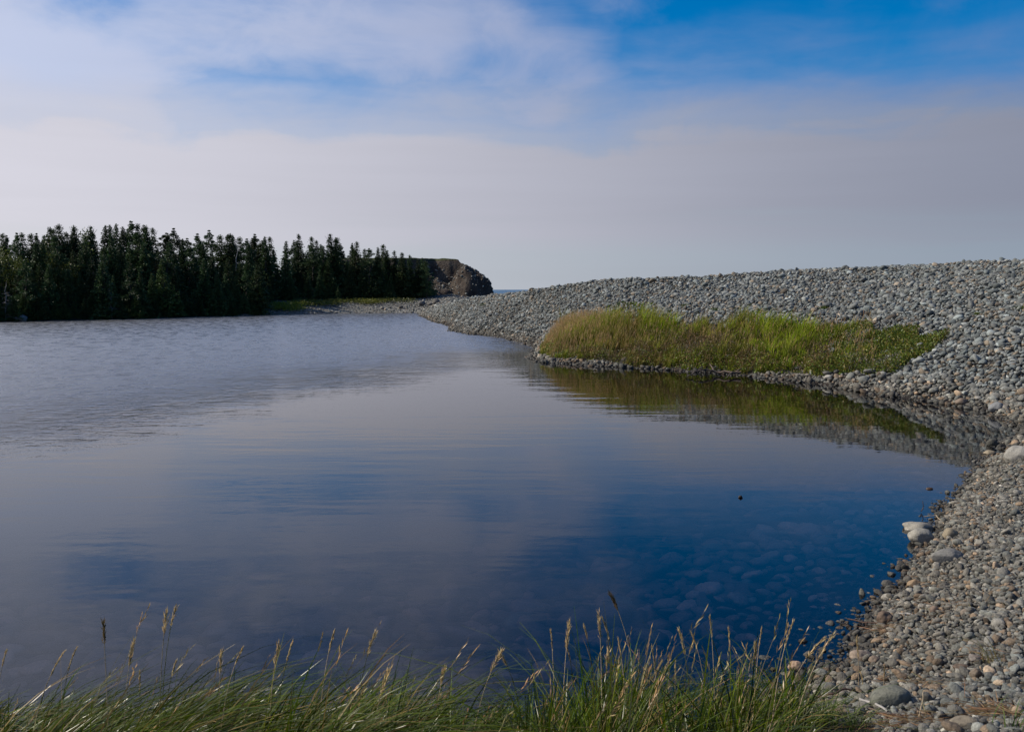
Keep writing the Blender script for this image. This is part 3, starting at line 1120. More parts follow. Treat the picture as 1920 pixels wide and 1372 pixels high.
SHAPE = ['full', 'slim', 'broad', 'ragged', 'ragged flat topped', 'bright broad', 'narrow', 'spreading', 'tufted', 'thin tufted', 'wide tufted', 'open crowned']


def where(u_):
    return 'above the dark waterline' if u_ < 260 else 'near the far beach' if u_ < 500 else 'behind the far shingle beach' if u_ < 690 else 'beside the brown cliff'


# tall trees that make the skyline
GR = 'spruce trees of the wood across the pond'
u = -150.0
while u < 826:
    back = rng.uniform(10, 17) if u < 505 else rng.uniform(13, 22)
    if u > 690: back = rng.uniform(10, 15)
    q = inland(u, back)
    zt = float(height(q[0], q[1]))
    top_v = np.interp(u, su, sv) + abs(rng.normal(0, 13)) - 4
    top_z = at_dist(u, top_v, q[1]).z
    ki = int(rng.choice([0, 1, 6, 0, 1, 6, 3, 8, 9, 10, 10]))
    tree((q[0], q[1], zt), top_z - zt, SPR[ki], TRK[int(rng.integers(4))], 'tall %s spruce on the skyline of the wood %s' % (SHAPE[ki], where(u)), GR, wide=rng.uniform(1.0, 1.45))
    u += rng.uniform(4, 19)
# middle rows
u = -150.0
while u < 762:
    back = rng.uniform(5.5, 10) if u < 505 else rng.uniform(11, 16)
    q = inland(u, back)
    zt = float(height(q[0], q[1]))
    top_v = np.interp(u, su, sv) + rng.uniform(14, 58)
    top_z = at_dist(u, top_v, q[1]).z
    ki = int(rng.choice([0, 1, 2, 5, 6, 8, 10]))
    tree((q[0], q[1], zt), max(top_z - zt, 3.0), SPR[ki], TRK[int(rng.integers(4))], 'middling %s spruce inside the wood %s' % (SHAPE[ki], where(u)), GR, wide=rng.uniform(1.0, 1.5))
    u += rng.uniform(10, 20)
# front row, branches down to the ground
u = -150.0
while u < 742:
    back = rng.uniform(1.0, 4.5) if u < 495 else rng.uniform(9.0, 11.5)
    q = inland(u, back)
    zt = float(height(q[0], q[1]))
    top_v = np.interp(u, su, sv) + rng.uniform(45, 115)
    if u > 700: top_v = np.interp(u, su, sv) + rng.uniform(30, 60)
    top_z = at_dist(u, top_v, q[1]).z
    ki = int(rng.choice([2, 5, 7, 0, 2, 10]))
    tree((q[0], q[1], zt), max(top_z - zt, 2.2), SPR[ki], TRK[int(rng.integers(4))], '%s spruce branched to the ground at the wood edge %s' % (SHAPE[ki], where(u)), GR, wide=1.12)
    u += rng.uniform(13, 25)
# low undergrowth spruces right on the shore
u = -150.0
while u < 500:
    q = inland(u, rng.uniform(.4, 1.6))
    zt = float(height(q[0], q[1]))
    tree((q[0], q[1], zt), rng.uniform(1.3, 3.2), SPR[int(rng.choice([7, 2]))], TRK[0], 'low bushy young spruce overhanging the far waterline %s' % where(u), GR, wide=1.5)
    u += rng.uniform(12, 24)
# single trees that stand out
for u, v, back, h_, kind, lab in ((22, 452, 7, 0, 0, 'yellow green leafy tree among the spruces where the far shore begins'), (100, 438, 13, 0, 1, 'dull green leafy tree rounding the skyline of the wood'),
                                  (150, 428, 12, 0, 1, 'dark olive leafy tree beside the rounded one on the skyline'), (112, 462, 6, 0, 0, 'small bright yellow green tree in front of the rounded leafy trees'),
                                  (296, 486, 7, 0, 2, 'small leafy tree in the orange of lit ground glimpsed between spruces')):  # orange tree stands for lit ground, its light put into the leaf colour
    q = inland(u, back)
    zt = float(height(q[0], q[1]))
    top_z = at_dist(u, v, q[1]).z
    tree((q[0], q[1], zt), top_z - zt, BRD[kind], BTRK, lab, 'leafy trees in the wood', 'leafy_tree', wide=.75)
for u, v, back, lab in ((208, 520, .8, 'bare bleached dead tree at the far waterline'), (10, 520, .9, 'pale bare snag at the left end of the far shore'), (190, 440, 9, 'grey dead tree high among the spruces'),
                        (445, 446, 9, 'thin grey dead top among the spruces by the gap')):
    q = inland(u, back)
    zt = float(height(q[0], q[1]))
    top_z = at_dist(u, v, q[1]).z
    o = obj('dead_tree', SNAG[int(rng.integers(2))], None, (q[0], q[1], zt - .1), (0.03, -.04, u), (top_z - zt,) * 3)
    tag(o, lab, 'dead tree', 'dead trees in the wood')
for u, back, w_, lab in ((42, .6, .9, 'white washed rock at the far waterline under the spruces'), (30, .9, .6, 'smaller white rock beside the white one under the spruces')):
    q = inland(u, back)
    me = stone_mesh('boulder', 300 + int(u), 3, (w_ / 2, w_ / 2, w_ * .42), .2)
    o = obj('boulder', me, None, (q[0], q[1], float(height(q[0], q[1])) + w_ * .25))
    o['col'] = [.2, .19, .18]
    tag(o, lab, 'boulder', 'boulders round the pond')

# ------------------------------------------------------------------ the cliff at the end of the headland
CY = 150.0
gx = np.arange(-34, -0.5, .22)
gy = np.arange(136, 190, .3)
X_, Y_ = np.meshgrid(gx, gy)
rx = np.array([-40, -11, -8.35, -8.1, -7.4, -6.6, -5.6, -4.5, -3.7, -3.3, -3.1, -2.9, -2.5, -1.5, 0])
rz = np.array([8.2, 8.25, 8.1, 7.6, 7.25, 6.85, 6.25, 5.5, 4.75, 4.2, 3.4, 2.7, 2.0, 0.6, -1.0])
xw = X_ + .35 * fbm(X_, Y_, .6, 41, 3)
top_ = np.interp(X_ * CY / np.maximum(Y_, CY), rx, rz)
mound_edge = 147.5 + .45 * (xw + 3.0) ** 2 * .12 + 1.2 * fbm(X_, Y_, .35, 43, 3)
mound = np.where(xw > -12, top_ - np.clip(152.5 - Y_ + .8 * fbm(X_, Y_, .5, 45, 3), 0, None) * (1.05 + .5 * np.clip((xw + 6.5) / 3, 0, 1)), -9)
mound = mound - np.clip((-7.2 - xw), 0, None) * 1.7
plat_edge = 156.5 + .9 * fbm(X_ * 1.0, X_ * 0, .35, 47, 3) - np.clip((-12.5 - xw) * .5, 0, 3)
plat = np.minimum(8.3 - np.clip(plat_edge - Y_, 0, None) * 2.4, top_)
tal = 5.1 - np.sqrt((xw + 12.0) ** 2 * .55 + (Y_ - 153.5) ** 2 * .62) * .78
tal = np.where(Y_ > 153.5, 5.1 - np.abs(xw + 12.0) * .6, tal)
left = np.where(xw < -13, 7.8 - np.clip(157 - Y_, 0, None) * .75, -9)
Z_ = np.maximum.reduce([mound, plat, tal, left])
base_h = height(X_, Y_)
Z_ = Z_ + np.where(Z_ < top_ - .3, .55 * fbm(X_, Y_ + Z_ * .8, .55, 51, 4) + .22 * fbm(X_ + Z_, Y_, 2.2, 55, 2), .12 * fbm(X_, Y_, .8, 57, 2))
Z_ = np.where(Y_ > 182, np.minimum(Z_, 3 - (Y_ - 182) * .8), Z_)
Z_ = np.where(Z_ < base_h - .15, base_h - 0.6, Z_)
ci = np.arange(X_.size).reshape(X_.shape)
cq = np.stack([ci[:-1, :-1], ci[:-1, 1:], ci[1:, 1:], ci[1:, :-1]], -1).reshape(-1, 4)
CVX = np.stack([X_.ravel(), Y_.ravel(), Z_.ravel()], -1)
keep = (CVX[cq][:, :, 2] > (base_h.ravel()[cq] - .55)).any(1)
cq = cq[keep]
used, invx = np.unique(cq, return_inverse=True)
mc, t = new_mat('cliff_earth')
p = pos(t)
cx, cy, cz = t.sep(p)
n1 = t.noise(p, .5, 6, .65)
n2 = t.noise(p, 3.2, 4, .65)
col = ramp(t, n1, [(.25, (.030, .023, .018)), (.5, (.062, .049, .039)), (.75, (.098, .086, .072))])
fl = t.smooth(t.m('ADD', cz, t.m('MULTIPLY', n1, .5)), 8.05, 8.35)
col = t.mix(fl, col, (.045, .055, .02))
k = t.m('ADD', .6, t.m('MULTIPLY', n2, .8))
col = t.mix(1.0, col, t.comb(k, k, k), 'MULTIPLY')
finish(t, principled(t, col, .95, t.m('ADD', n1, t.m('MULTIPLY', n2, .6)), .35, .2).outputs[0])
cliff = tag(obj('cliff_headland', mesh_np('cliff_headland', CVX[used], invx.reshape(cq.shape), mc, True)), 'brown eroded earth cliff with a flat top at the end of the wood', 'cliff', kind='structure')
cn = 0
cand = rng.permutation(X_.size)
fx, fy, fz = X_.ravel(), Y_.ravel(), Z_.ravel()
ok = (fz > base_h.ravel() + .2) & (fy < 157) & (fz < 7.4) & (fx > -16)
cs = cand[ok[cand]][:420]
S = make_stones(fx[cs], fy[cs], fz[cs], np.clip(rng.lognormal(math.log(.26), .45, len(cs)), .1, .9), tilt=.8, lift=0.0)
S['col'] = stone_colors(len(cs), np.ones(len(cs)), np.full(len(cs), .5)) * rng.uniform(.7, 1.6, (len(cs), 1))
bigc = np.argsort(-S['size'])[:70]
msk = np.zeros(len(cs), bool)
msk[bigc] = True
for i in bigc:
    o = obj('rock', protos[S['idx'][i]], cliff, S['p'][i], S['rot'][i], S['scl'][i])
    o['col'] = [float(q) for q in S['col'][i]]
scatter('rubble', sel(S, ~msk), cliff)


# ------------------------------------------------------------------ grass
def blades(base, h_, lean, bend, width, col0, col1, segs=4, curl=0.0, wdir=None, yaw_sd=.5):
    """ribbons: base (n,3), height, lean direction (n,2), bend (part of the height that the tip moves sideways), width; colours at foot and tip"""
    n_ = len(base)
    tt = np.linspace(0, 1, segs + 1)
    ang = np.arctan2(lean[:, 1], lean[:, 0]) + math.pi / 2 + rng.normal(0, yaw_sd, n_)
    twist = rng.normal(0, 1.5, n_)
    V = np.empty((n_, segs + 1, 2, 3))
    K = np.empty((n_, segs + 1, 2, 3))
    for i, t_ in enumerate(tt):
        an_ = ang + twist * t_
        sd = np.stack([np.cos(an_), np.sin(an_), .35 * np.sin(an_ * 2 + 1)], 1)
        hor_ = bend * (t_ ** 1.8) * h_
        vert = h_ * (t_ - (.28 + curl) * np.clip(bend, 0, 1.2) * t_ ** 3)
        c_ = base + np.stack([lean[:, 0] * hor_, lean[:, 1] * hor_, vert], 1)
        w_ = width * (1 - t_ ** 2.2) * .5 + .0006
        V[:, i, 0] = c_ - sd * w_[:, None]
        V[:, i, 1] = c_ + sd * w_[:, None]
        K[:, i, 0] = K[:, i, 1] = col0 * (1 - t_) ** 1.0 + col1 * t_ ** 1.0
    b_ = np.arange(n_)[:, None] * (segs + 1) * 2 + np.arange(segs)[None, :] * 2
    Fc = np.stack([b_, b_ + 1, b_ + 3, b_ + 2], -1).reshape(-1, 4)
    return V.reshape(-1, 3), Fc, K.reshape(-1, 3)


def join(parts):
    V, Fc, K, o_ = [], [], [], 0
    for v_, f_, k_ in parts:
        V.append(v_); Fc.append(f_ + o_); K.append(k_)
        o_ += len(v_)
    return np.concatenate(V), np.concatenate(Fc), np.concatenate(K)


def tint(n_, c, var=.25, hue=.12):
    k_ = rng.uniform(1 - var, 1 + var, (n_, 1))
    return np.array(c) * k_ * (1 + rng.normal(0, hue, (n_, 3)) * np.array([1, .35, .6]))


def spikes(base, dirn, length, width, col):
    """seed heads: slim kites set round a stem piece, n heads"""
    P, U, L_, W_, K = [], [], [], [], []
    n_ = len(base)
    for j in range(9):
        t_ = j / 9.0
        r_ = rng.normal(0, 1, (n_, 3))
        u_ = norm(dirn + r_ * .16)
        P.append(base + dirn * (length * t_)[:, None])
        U.append(u_)
        L_.append(length * .30 * (1 - .35 * t_))
        W_.append(width * (1 - .5 * abs(t_ - .4)))
        K.append(col * rng.uniform(.75, 1.25, (n_, 1)))
    V, Fc = kites(np.concatenate(P), np.concatenate(U), np.concatenate(L_), np.concatenate(W_))
    return V, Fc, np.repeat(np.concatenate(K), 4, 0)


# foreground: tussocks along the near bank; height of the mass from its outline in the photograph
gu = np.array([-200, 0, 100, 200, 300, 400, 500, 600, 700, 800, 870, 930, 1000, 1050, 1100, 1150, 1200, 1250, 1320, 1400, 1460, 1510, 1545, 1600])
gv = np.array([1300, 1278, 1246, 1242, 1248, 1250, 1266, 1270, 1274, 1290, 1312, 1298, 1296, 1270, 1236, 1228, 1240, 1244, 1246, 1238, 1220, 1226, 1250, 1345])


def top_at(u_, y_):
    v_ = np.interp(u_, gu, gv)
    b_ = (CV - v_) / F_PX
    return EYE + y_ / (CP + b_ * SP) * (-SP + b_ * CP)


N = 15500
y = rng.uniform(3.7, 6.75, N)
x = rng.uniform(-.60, .345, N) * y
# gather into tussocks
tx, ty = rng.uniform(-4.2, 2.25, 170), rng.uniform(3.7, 6.8, 170)
near = np.argmin((x[:, None] - tx) ** 2 + (y[:, None] - ty) ** 2, 1)
kk = rng.uniform(.35, .8, N)
x = x + (tx[near] - x) * kk
y = y + (ty[near] - y) * kk
u_ = CU + x / y * F_PX
kf = (u_ < 1525 - 90 * (y < 5)) & (u_ > -260)
x, y, u_, near = x[kf], y[kf], u_[kf], near[kf]
n = len(x)
z = height(x, y)
cap = top_at(u_, y) - z
cap = np.clip(cap, .12, 1.3) * rng.uniform(.62, 1.14, 170)[near]
gap = np.clip(1 - np.abs(u_ - 905) / 70, 0, 1)
hgt = cap * np.clip(rng.beta(3.4, 2.4, n) * 1.25, .3, 1.15) * (1 - .15 * gap)
# breeze from the left: blades lean right, strongest on the left half
wind_k = np.clip((1150 - u_) / 700, .1, 1)
th = rng.normal(0, 1, n) * (0.45 + (1 - wind_k) * 1.2) + rng.normal(0, .25, 170)[near] + np.where((u_ > 1400) & (rng.random(n) < .6), 2.4, 0)
lean = np.stack([np.cos(th), np.sin(th)], 1)
bend = np.clip(rng.normal(.55 + .25 * wind_k, .28, n), .05, 1.3)
hgt = hgt / (1 - .20 * np.clip(bend, 0, 1))
c0 = tint(n, (.008, .016, .0012), .4)  # blade feet near black: shade low in the grass put into the colour
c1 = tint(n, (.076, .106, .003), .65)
dry = rng.random(n) < .09
c1[dry] = tint(dry.sum(), (.30, .20, .07), .3)
c0[dry] = tint(dry.sum(), (.07, .07, .02), .25)
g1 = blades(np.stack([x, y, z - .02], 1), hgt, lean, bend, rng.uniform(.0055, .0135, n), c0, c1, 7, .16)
# short dead litter among the feet
m = 2500
i_ = rng.integers(0, n, m)
g2 = blades(np.stack([x[i_] + rng.normal(0, .06, m), y[i_] + rng.normal(0, .06, m), z[i_] - .02], 1), hgt[i_] * rng.uniform(.3, .7, m), norm(rng.normal(0, 1, (m, 2))), rng.uniform(.4, 1.3, m),
            rng.uniform(.003, .007, m), tint(m, (.04, .035, .012)), tint(m, (.14, .10, .04)), 4)
# slight seed heads too many to count
m = 190
i_ = rng.choice(np.where(hgt > .4)[0], m)
i_[:90] = rng.choice(np.where((hgt > .4) & (u_ > 900))[0], 90)
bp_ = np.stack([x[i_] + rng.normal(0, .05, m), y[i_] + rng.normal(0, .05, m), z[i_]], 1)
hh = cap[i_] * rng.uniform(.75, 1.22, m)
ln = np.stack([np.cos(th[i_] * .6), np.sin(th[i_] * .6)], 1)
bd = rng.uniform(.15, .6, m)
g3 = blades(bp_, hh, ln, bd, np.full(m, .0035), tint(m, (.05, .06, .014)), tint(m, (.22, .17, .07)), 6)
tip = bp_ + np.stack([ln[:, 0] * bd * hh * .93, ln[:, 1] * bd * hh * .93, hh * (1 - .28 * bd) * .97], 1)
sl = rng.uniform(.09, .19, m)
dd = norm(np.stack([ln[:, 0] * bd * 1.2, ln[:, 1] * bd * 1.2, 1.0 - bd * .55], 1))
g4 = spikes(tip - dd * .03, dd, sl, np.full(m, .0034), tint(m, (.36, .26, .12), .35))
V, Fc, K = join([g1, g2, g3, g4])
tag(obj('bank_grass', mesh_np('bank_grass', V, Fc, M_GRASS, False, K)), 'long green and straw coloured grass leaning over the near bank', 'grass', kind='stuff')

# single seeding stalks that stand clear of the mass: foot pixel column, tip pixel, bend
stalks = [(300, 330, 1138, .25), (295, 312, 1150, .1), (205, 194, 1170, -.12), (110, 143, 1215, .3), (40, 120, 1222, .5), (225, 250, 1205, .2), (300, 330, 1240, .15), (400, 455, 1214, .1),
          (410, 415, 1223, .3), (505, 548, 1205, .12), (500, 522, 1210, .45), (590, 626, 1185, .15), (660, 703, 1187, .3), (690, 728, 1258, .3), (-10, 12, 1220, .2), (262, 262, 1258, .1),
          (810, 833, 1255, .35), (870, 940, 1222, .45), (985, 938, 1225, -.3), (1042, 1033, 1184, 0), (1050, 1067, 1168, .08), (1120, 1095, 1172, -.2), (1130, 1123, 1152, -.1), (1210, 1146, 1117, -.35),
          (1175, 1130, 1160, -.2), (1180, 1160, 1200, -.15), (1240, 1222, 1212, -.1), (1300, 1274, 1183, -.2), (1330, 1296, 1185, -.3), (1342, 1331, 1157, -.1), (1372, 1366, 1180, -.05),
          (1410, 1428, 1178, .1), (1440, 1487, 1166, .2), (1415, 1416, 1210, .1), (1470, 1562, 1190, .5), (1455, 1545, 1197, .45), (1130, 1140, 1225, .1), (1255, 1253, 1230, 0), (1265, 1266, 1240, 0),
          (1085, 1062, 1210, -.25), (1200, 1240, 1240, .3), (1610, 1606, 1195, -.02), (1618, 1614, 1262, 0), (1657, 1659, 1250, .02)]
GS = 'seeding grass stalks on the near bank'
for i, (uf, ut, vt, bend_) in enumerate(stalks):
    yb = rng.uniform(4.7, 6.1) if uf < 1560 else 7.0
    foot = at_dist(uf, 1372, yb)
    foot.z = float(height(foot.x, foot.y)) - .02
    if uf > 1560:
        foot = hit(uf, 1290 if uf < 1640 else 1310)
        foot.z -= .02
        yb = foot.y
    tipp = at_dist(ut, vt, yb + rng.uniform(-.1, .1))
    L_ = (tipp - foot).length
    ctrl = Vector((foot.x + (tipp.x - foot.x) * .18, foot.y, foot.z + (tipp.z - foot.z) * .72))
    pts = []
    for j in range(13):
        t_ = j / 12
        pts.append(foot * (1 - t_) ** 2 + ctrl * 2 * t_ * (1 - t_) + tipp * t_ ** 2)
    mb = MB()
    mb.add(*tube([q - foot for q in pts], [.0030 - .0014 * j / 12 for j in range(13)], 5))
    me = mb.mesh('stem', M_STRAW if i % 3 else M_DRYGRASS)
    if i % 3 == 0:
        a = me.attributes.new('col', 'FLOAT_COLOR', 'POINT')
        a.data.foreach_set('color', np.tile(np.array([.12, .13, .04, 1], np.float32), len(me.vertices)))
    st = obj('grass_stalk', me, None, foot)
    ln_ = 'leaning toward the shingle' if ut - uf > 12 else 'leaning away from the shingle' if ut - uf < -12 else 'standing upright'
    sp_ = 'out of the wind bent grass' if uf < 860 else 'from the tall tussocks near the shingle'
    lab = 'seeding grass stalk %s, rising %s' % (ln_, sp_) if uf < 1560 else 'thin straw coloured stalk standing alone on the shingle by the water'
    tag(st, lab, 'grass stalk', GS if uf < 1560 else 'stalks on the shingle')
    # the head: the last part of the stem
    hl = rng.uniform(.13, .23)
    hp, hd, acc = [], [], 0
    fine = [foot * (1 - t_) ** 2 + ctrl * 2 * t_ * (1 - t_) + tipp * t_ ** 2 for t_ in np.linspace(1 - hl / max(L_, .3), 1, 16)]
    P, U, L2, W2 = [], [], [], []
    loose = rng.random() < .5
    for j in range(15):
        dd_ = (fine[j + 1] - fine[j]).normalized()
        for q in range(5):
            jit = Vector(rng.normal(0,   .20 if loose else .09, 3))
            P.append(fine[j] - foot + Vector(rng.normal(0, .0018, 3)))
            U.append((dd_ + jit).normalized())
            L2.append(rng.uniform(.018, .034) * (1.6 if loose else 1.0))
            W2.append(rng.uniform(.0014, .003))
    V, Fc = kites(np.array([tuple(q) for q in P]), np.array([tuple(q) for q in U]), np.array(L2), np.array(W2))
    base_c = (.16, .12, .06) if i in (2, 23) else (.56, .43, .23)
    K = np.repeat(tint(len(P), base_c, .3, .06), 4, 0)
    obj('seed_head', mesh_np('seed_head', V, Fc, M_DRYGRASS, False, K), st)

# ------------------------------------------------------------------ plants on the shore in the middle distance
pp = np.array(patch_poly)


def in_patch(n_, x0=None):
    bx0, by0 = pp.min(0)
    bx1, by1 = pp.max(0)
    X2, Y2 = [], []
    got = 0
    while got < n_:
        xx = rng.uniform(bx0, bx1, n_)
        yy = rng.uniform(by0, by1, n_)
        k_ = inside(xx, yy, patch_poly)
        k_[k_] = land(xx[k_], yy[k_])[1] > fringe(xx[k_], yy[k_])
        lw = land(xx[k_], yy[k_])[1]
        k_[k_] = (lw < 1.8) | (seg_dist(xx[k_], yy[k_], patch_poly) > .9 * np.clip(vnoise(xx[k_], yy[k_], .9, 91) + .6 * vnoise(xx[k_], yy[k_], 2.3, 92) + .25, 0, 1) * 1.5)
        if x0 is not None: k_ &= x0(xx, yy)
        X2.append(xx[k_]); Y2.append(yy[k_])
        got += k_.sum()
    return np.concatenate(X2)[:n_], np.concatenate(Y2)[:n_]


def pu(x_, y_): return CU + x_ / y_ * F_PX


# tall green grass: left two thirds
n = 26000
x, y = in_patch(n, lambda a, b: (pu(a, b) < 1660) & (rng.random(len(a)) < np.clip(1.15 - (pu(a, b) - 1450) / 240, .12, 1)) & (vnoise(a, b, .7, 71) > -.30))
tx, ty = in_patch(900)
near = np.empty(n, int)
for a in range(0, n, 4000):
    near[a:a + 4000] = np.argmin((x[a:a + 4000, None] - tx) ** 2 + (y[a:a + 4000, None] - ty) ** 2, 1)
kk = rng.uniform(.2, .75, n)
x, y = x + (tx[near] - x) * kk, y + (ty[near] - y) * kk
z, dw, dc = land(x, y)
u_ = pu(x, y)
tuft = rng.uniform(.4, 1.5, 900)[near]
shade = rng.uniform(.55, 1.4, (900, 1))[near]
front = np.clip((dw - fringe(x, y)) / .8, .5, 1)
hk = np.interp(u_, [1000, 1060, 1250, 1400, 1520, 1600, 1660], [.80, .86, .80, .72, .62, .42, .30]) * tuft * (1 + .7 * vnoise(x, y, .6, 72))
hgt = hk * front * rng.uniform(.45, 1.12, n)
th = rng.normal(-.1, 1.2, n)
lean = np.stack([np.cos(th), np.sin(th)], 1)
tone = np.clip(.30 + 1.0 * vnoise(x, y, .45, 74) + rng.normal(0, .25, 900)[near], 0, 1)[:, None]
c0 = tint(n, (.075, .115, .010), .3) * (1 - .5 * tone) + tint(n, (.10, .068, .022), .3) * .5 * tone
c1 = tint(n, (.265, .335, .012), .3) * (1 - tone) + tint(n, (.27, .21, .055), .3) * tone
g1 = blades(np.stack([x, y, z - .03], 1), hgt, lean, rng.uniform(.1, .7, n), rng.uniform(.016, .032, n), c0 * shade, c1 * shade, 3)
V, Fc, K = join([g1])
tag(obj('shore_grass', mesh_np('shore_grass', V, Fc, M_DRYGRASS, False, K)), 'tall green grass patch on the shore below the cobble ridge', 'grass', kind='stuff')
# plumes of dry grass: the left end and the top edge
n = 4300
x, y = in_patch(n, lambda a, b: (pu(a, b) < 1640) & (rng.random(len(a)) < np.interp(pu(a, b), [1000, 1090, 1170, 1600], [1, .75, .22, .14])))
z, dw, dc = land(x, y)
u_ = pu(x, y)
hgt = np.interp(u_, [1000, 1030, 1080, 1160, 1250, 1400, 1600], [.70, .85, .98, .95, .92, .9, .7]) * rng.uniform(.5, 1.15, n) * (1 + .5 * vnoise(x, y, .8, 77)) * np.clip(dw / .8, .4, 1)
th = rng.normal(0, .7, n)
lean = np.stack([np.cos(th), np.sin(th)], 1)
bd = rng.uniform(.05, .35, n)
bs = np.stack([x, y, z - .03], 1)
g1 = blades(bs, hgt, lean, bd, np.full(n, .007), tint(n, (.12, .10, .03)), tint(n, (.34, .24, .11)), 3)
tip = bs + np.stack([lean[:, 0] * bd * hgt * .82, lean[:, 1] * bd * hgt * .82, hgt * .86], 1)
dd = norm(np.stack([lean[:, 0] * bd * 1.3, lean[:, 1] * bd * 1.3, np.ones(n)], 1))
g2 = spikes(tip, dd, rng.uniform(.13, .24, n), np.full(n, .0075), tint(n, (.44, .295, .145), .25, .08))
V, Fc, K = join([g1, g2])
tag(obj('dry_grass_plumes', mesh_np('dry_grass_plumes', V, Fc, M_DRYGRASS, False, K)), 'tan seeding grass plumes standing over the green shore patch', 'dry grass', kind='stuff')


def leafy(name, n_, test, hmax, cols, label, cat, leaf=.05):
    x_, y_ = in_patch(n_, test)
    z_ = height(x_, y_)
    P = np.stack([x_, y_, z_ + hmax * rng.random(n_) * (.55 + .9 * (vnoise(x_, y_, 1.1, 81) + .35))], 1)
    U = norm(rng.normal(0, 1, (n_, 3)) + np.array([0, 0, .6]))
    V_, F_ = kites(P, U, rng.uniform(.7, 1.5, n_) * leaf, rng.uniform(.25, .45, n_) * leaf)
    ca = np.array(cols)[rng.integers(0, len(cols), n_)] * rng.uniform(.65, 1.3, (n_, 1))
    return tag(obj(name, mesh_np(name, V_, F_, M_LEAVES, False, np.repeat(ca, 4, 0))), label, cat, kind='stuff')


leafy('shore_herbs', 26000, lambda a, b: (pu(a, b) > 1380) & (vnoise(a, b, .8, 83) > -.14 - np.clip((pu(a, b) - 1500) / 700, 0, .25)) & (rng.random(len(a)) < np.interp(pu(a, b), [1380, 1560, 1800], [.12, .8, 1])), .30,
      [(.11, .16, .018), (.14, .165, .020), (.085, .13, .018), (.18, .15, .03)], 'low leafy green plants creeping over cobbles at the end of the patch', 'plants', .075)
leafy('brown_weeds', 15000, lambda a, b: (pu(a, b) > 1090) & (pu(a, b) < 1560) & (seg_dist(a, b, pond) < 2.6) & (vnoise(a, b, .55, 85) > -.05), .72,
      [(.13, .075, .03), (.16, .10, .04), (.10, .07, .03), (.09, .09, .03)], 'rusty brown seeding weeds along the water side of the patch', 'weeds', .05)
leafy('grey_flowering_weeds', 5000, lambda a, b: ((pu(a, b) > 1585) & (pu(a, b) < 1690) | (pu(a, b) > 1110) & (pu(a, b) < 1160)) & (seg_dist(a, b, pond) < 3.2) & (vnoise(a, b, .9, 87) > -.1), .42,
      [(.24, .21, .20), (.12, .12, .06), (.10, .11, .04), (.20, .18, .15)], 'greyish flowering weeds on the stones at the end of the patch', 'weeds', .045)
leafy('waterline_plants', 15000, lambda a, b: (pu(a, b) < 1600) & (seg_dist(a, b, pond) < 1.3), .42, [(.13, .19, .020), (.17, .18, .03), (.16, .11, .03)],
      'short bright plants along the waterline of the shore patch', 'plants', .06)

# green on the far shore: the edge between the wood and the far beach
P, K = [], []
for (ua, ub, va, vb, n_, col_) in ((512, 556, 572, 584, 3600, (.16, .20, .022)), (556, 625, 569, 575, 1800, (.12, .14, .022)), (620, 715, 566, 570.5, 2200, (.14, .15, .025)), (715, 770, 565, 569, 800, (.08, .09, .02))):
    base_pts = []
    for q in range(40):
        h_ = hit(rng.uniform(ua, ub), rng.uniform(va, vb))
        base_pts.append(h_)
    for q in range(n_):
        b_ = base_pts[int(rng.integers(40))]
        P.append((b_.x + rng.normal(0, .7), b_.y + rng.normal(0, 1.0), b_.z + rng.random() * .45))
        K.append(np.array(col_) * rng.uniform(.6, 1.3))
P = np.array(P)
P[:, 2] = np.maximum(P[:, 2], height(P[:, 0], P[:, 1]) + .02)
V, Fc = kites(P, norm(rng.normal(0, 1, P.shape) + np.array([0, 0, .8])), rng.uniform(.15, .32, len(P)), rng.uniform(.04, .08, len(P)))
tag(obj('far_shore_grass', mesh_np('far_shore_grass', V, Fc, M_LEAVES, False, np.repeat(np.array(K), 4, 0))), 'bright green strip of grass at the edge of the far beach', 'grass', kind='stuff')

# small green plants alone on the cobbles
for i, (u, v, w_, lab) in enumerate(((1285, 578, 16, 'small green plant alone among cobbles above the grass patch'), (1340, 588, 18, 'small green plant just above the top edge of the grass patch'), (1410, 600, 40, 'leafy green plant at the top edge of the grass patch'),
                                     (1545, 582, 14, 'tiny yellowish plant among upper cobbles of the ridge'), (1185, 590, 60, 'dark green leafy clump at the top of the dry plumes'), (1915, 585, 16, 'thin green tuft beside the biggest ridge boulder'),
                                     (906, 576, 14, 'thin yellow green tuft on the narrow end of the spit'), (1832, 594, 10, 'tiny green tuft on the bare upper cobbles'))):
    p_ = hit(u, v)
    w2 = px_size(p_, w_)
    n = 160
    P = np.stack([rng.normal(0, w2 * .28, n), rng.normal(0, w2 * .25, n), rng.random(n) * w2 * .35 + .03], 1)
    U = norm(P * np.array([1, 1, .5]) + np.array([0, 0, .12]))
    V, Fc = kites(P, U, rng.uniform(.10, .2, n) * max(w2, .5) * .6, rng.uniform(.04, .07, n) * max(w2, .5) * .6)
    K = np.repeat(tint(n, (.085, .115, .02), .35), 4, 0)
    tag(obj('low_plant', mesh_np('low_plant', V, Fc, M_LEAVES, False, K), None, p_), lab, 'plant', 'single plants on the cobbles')


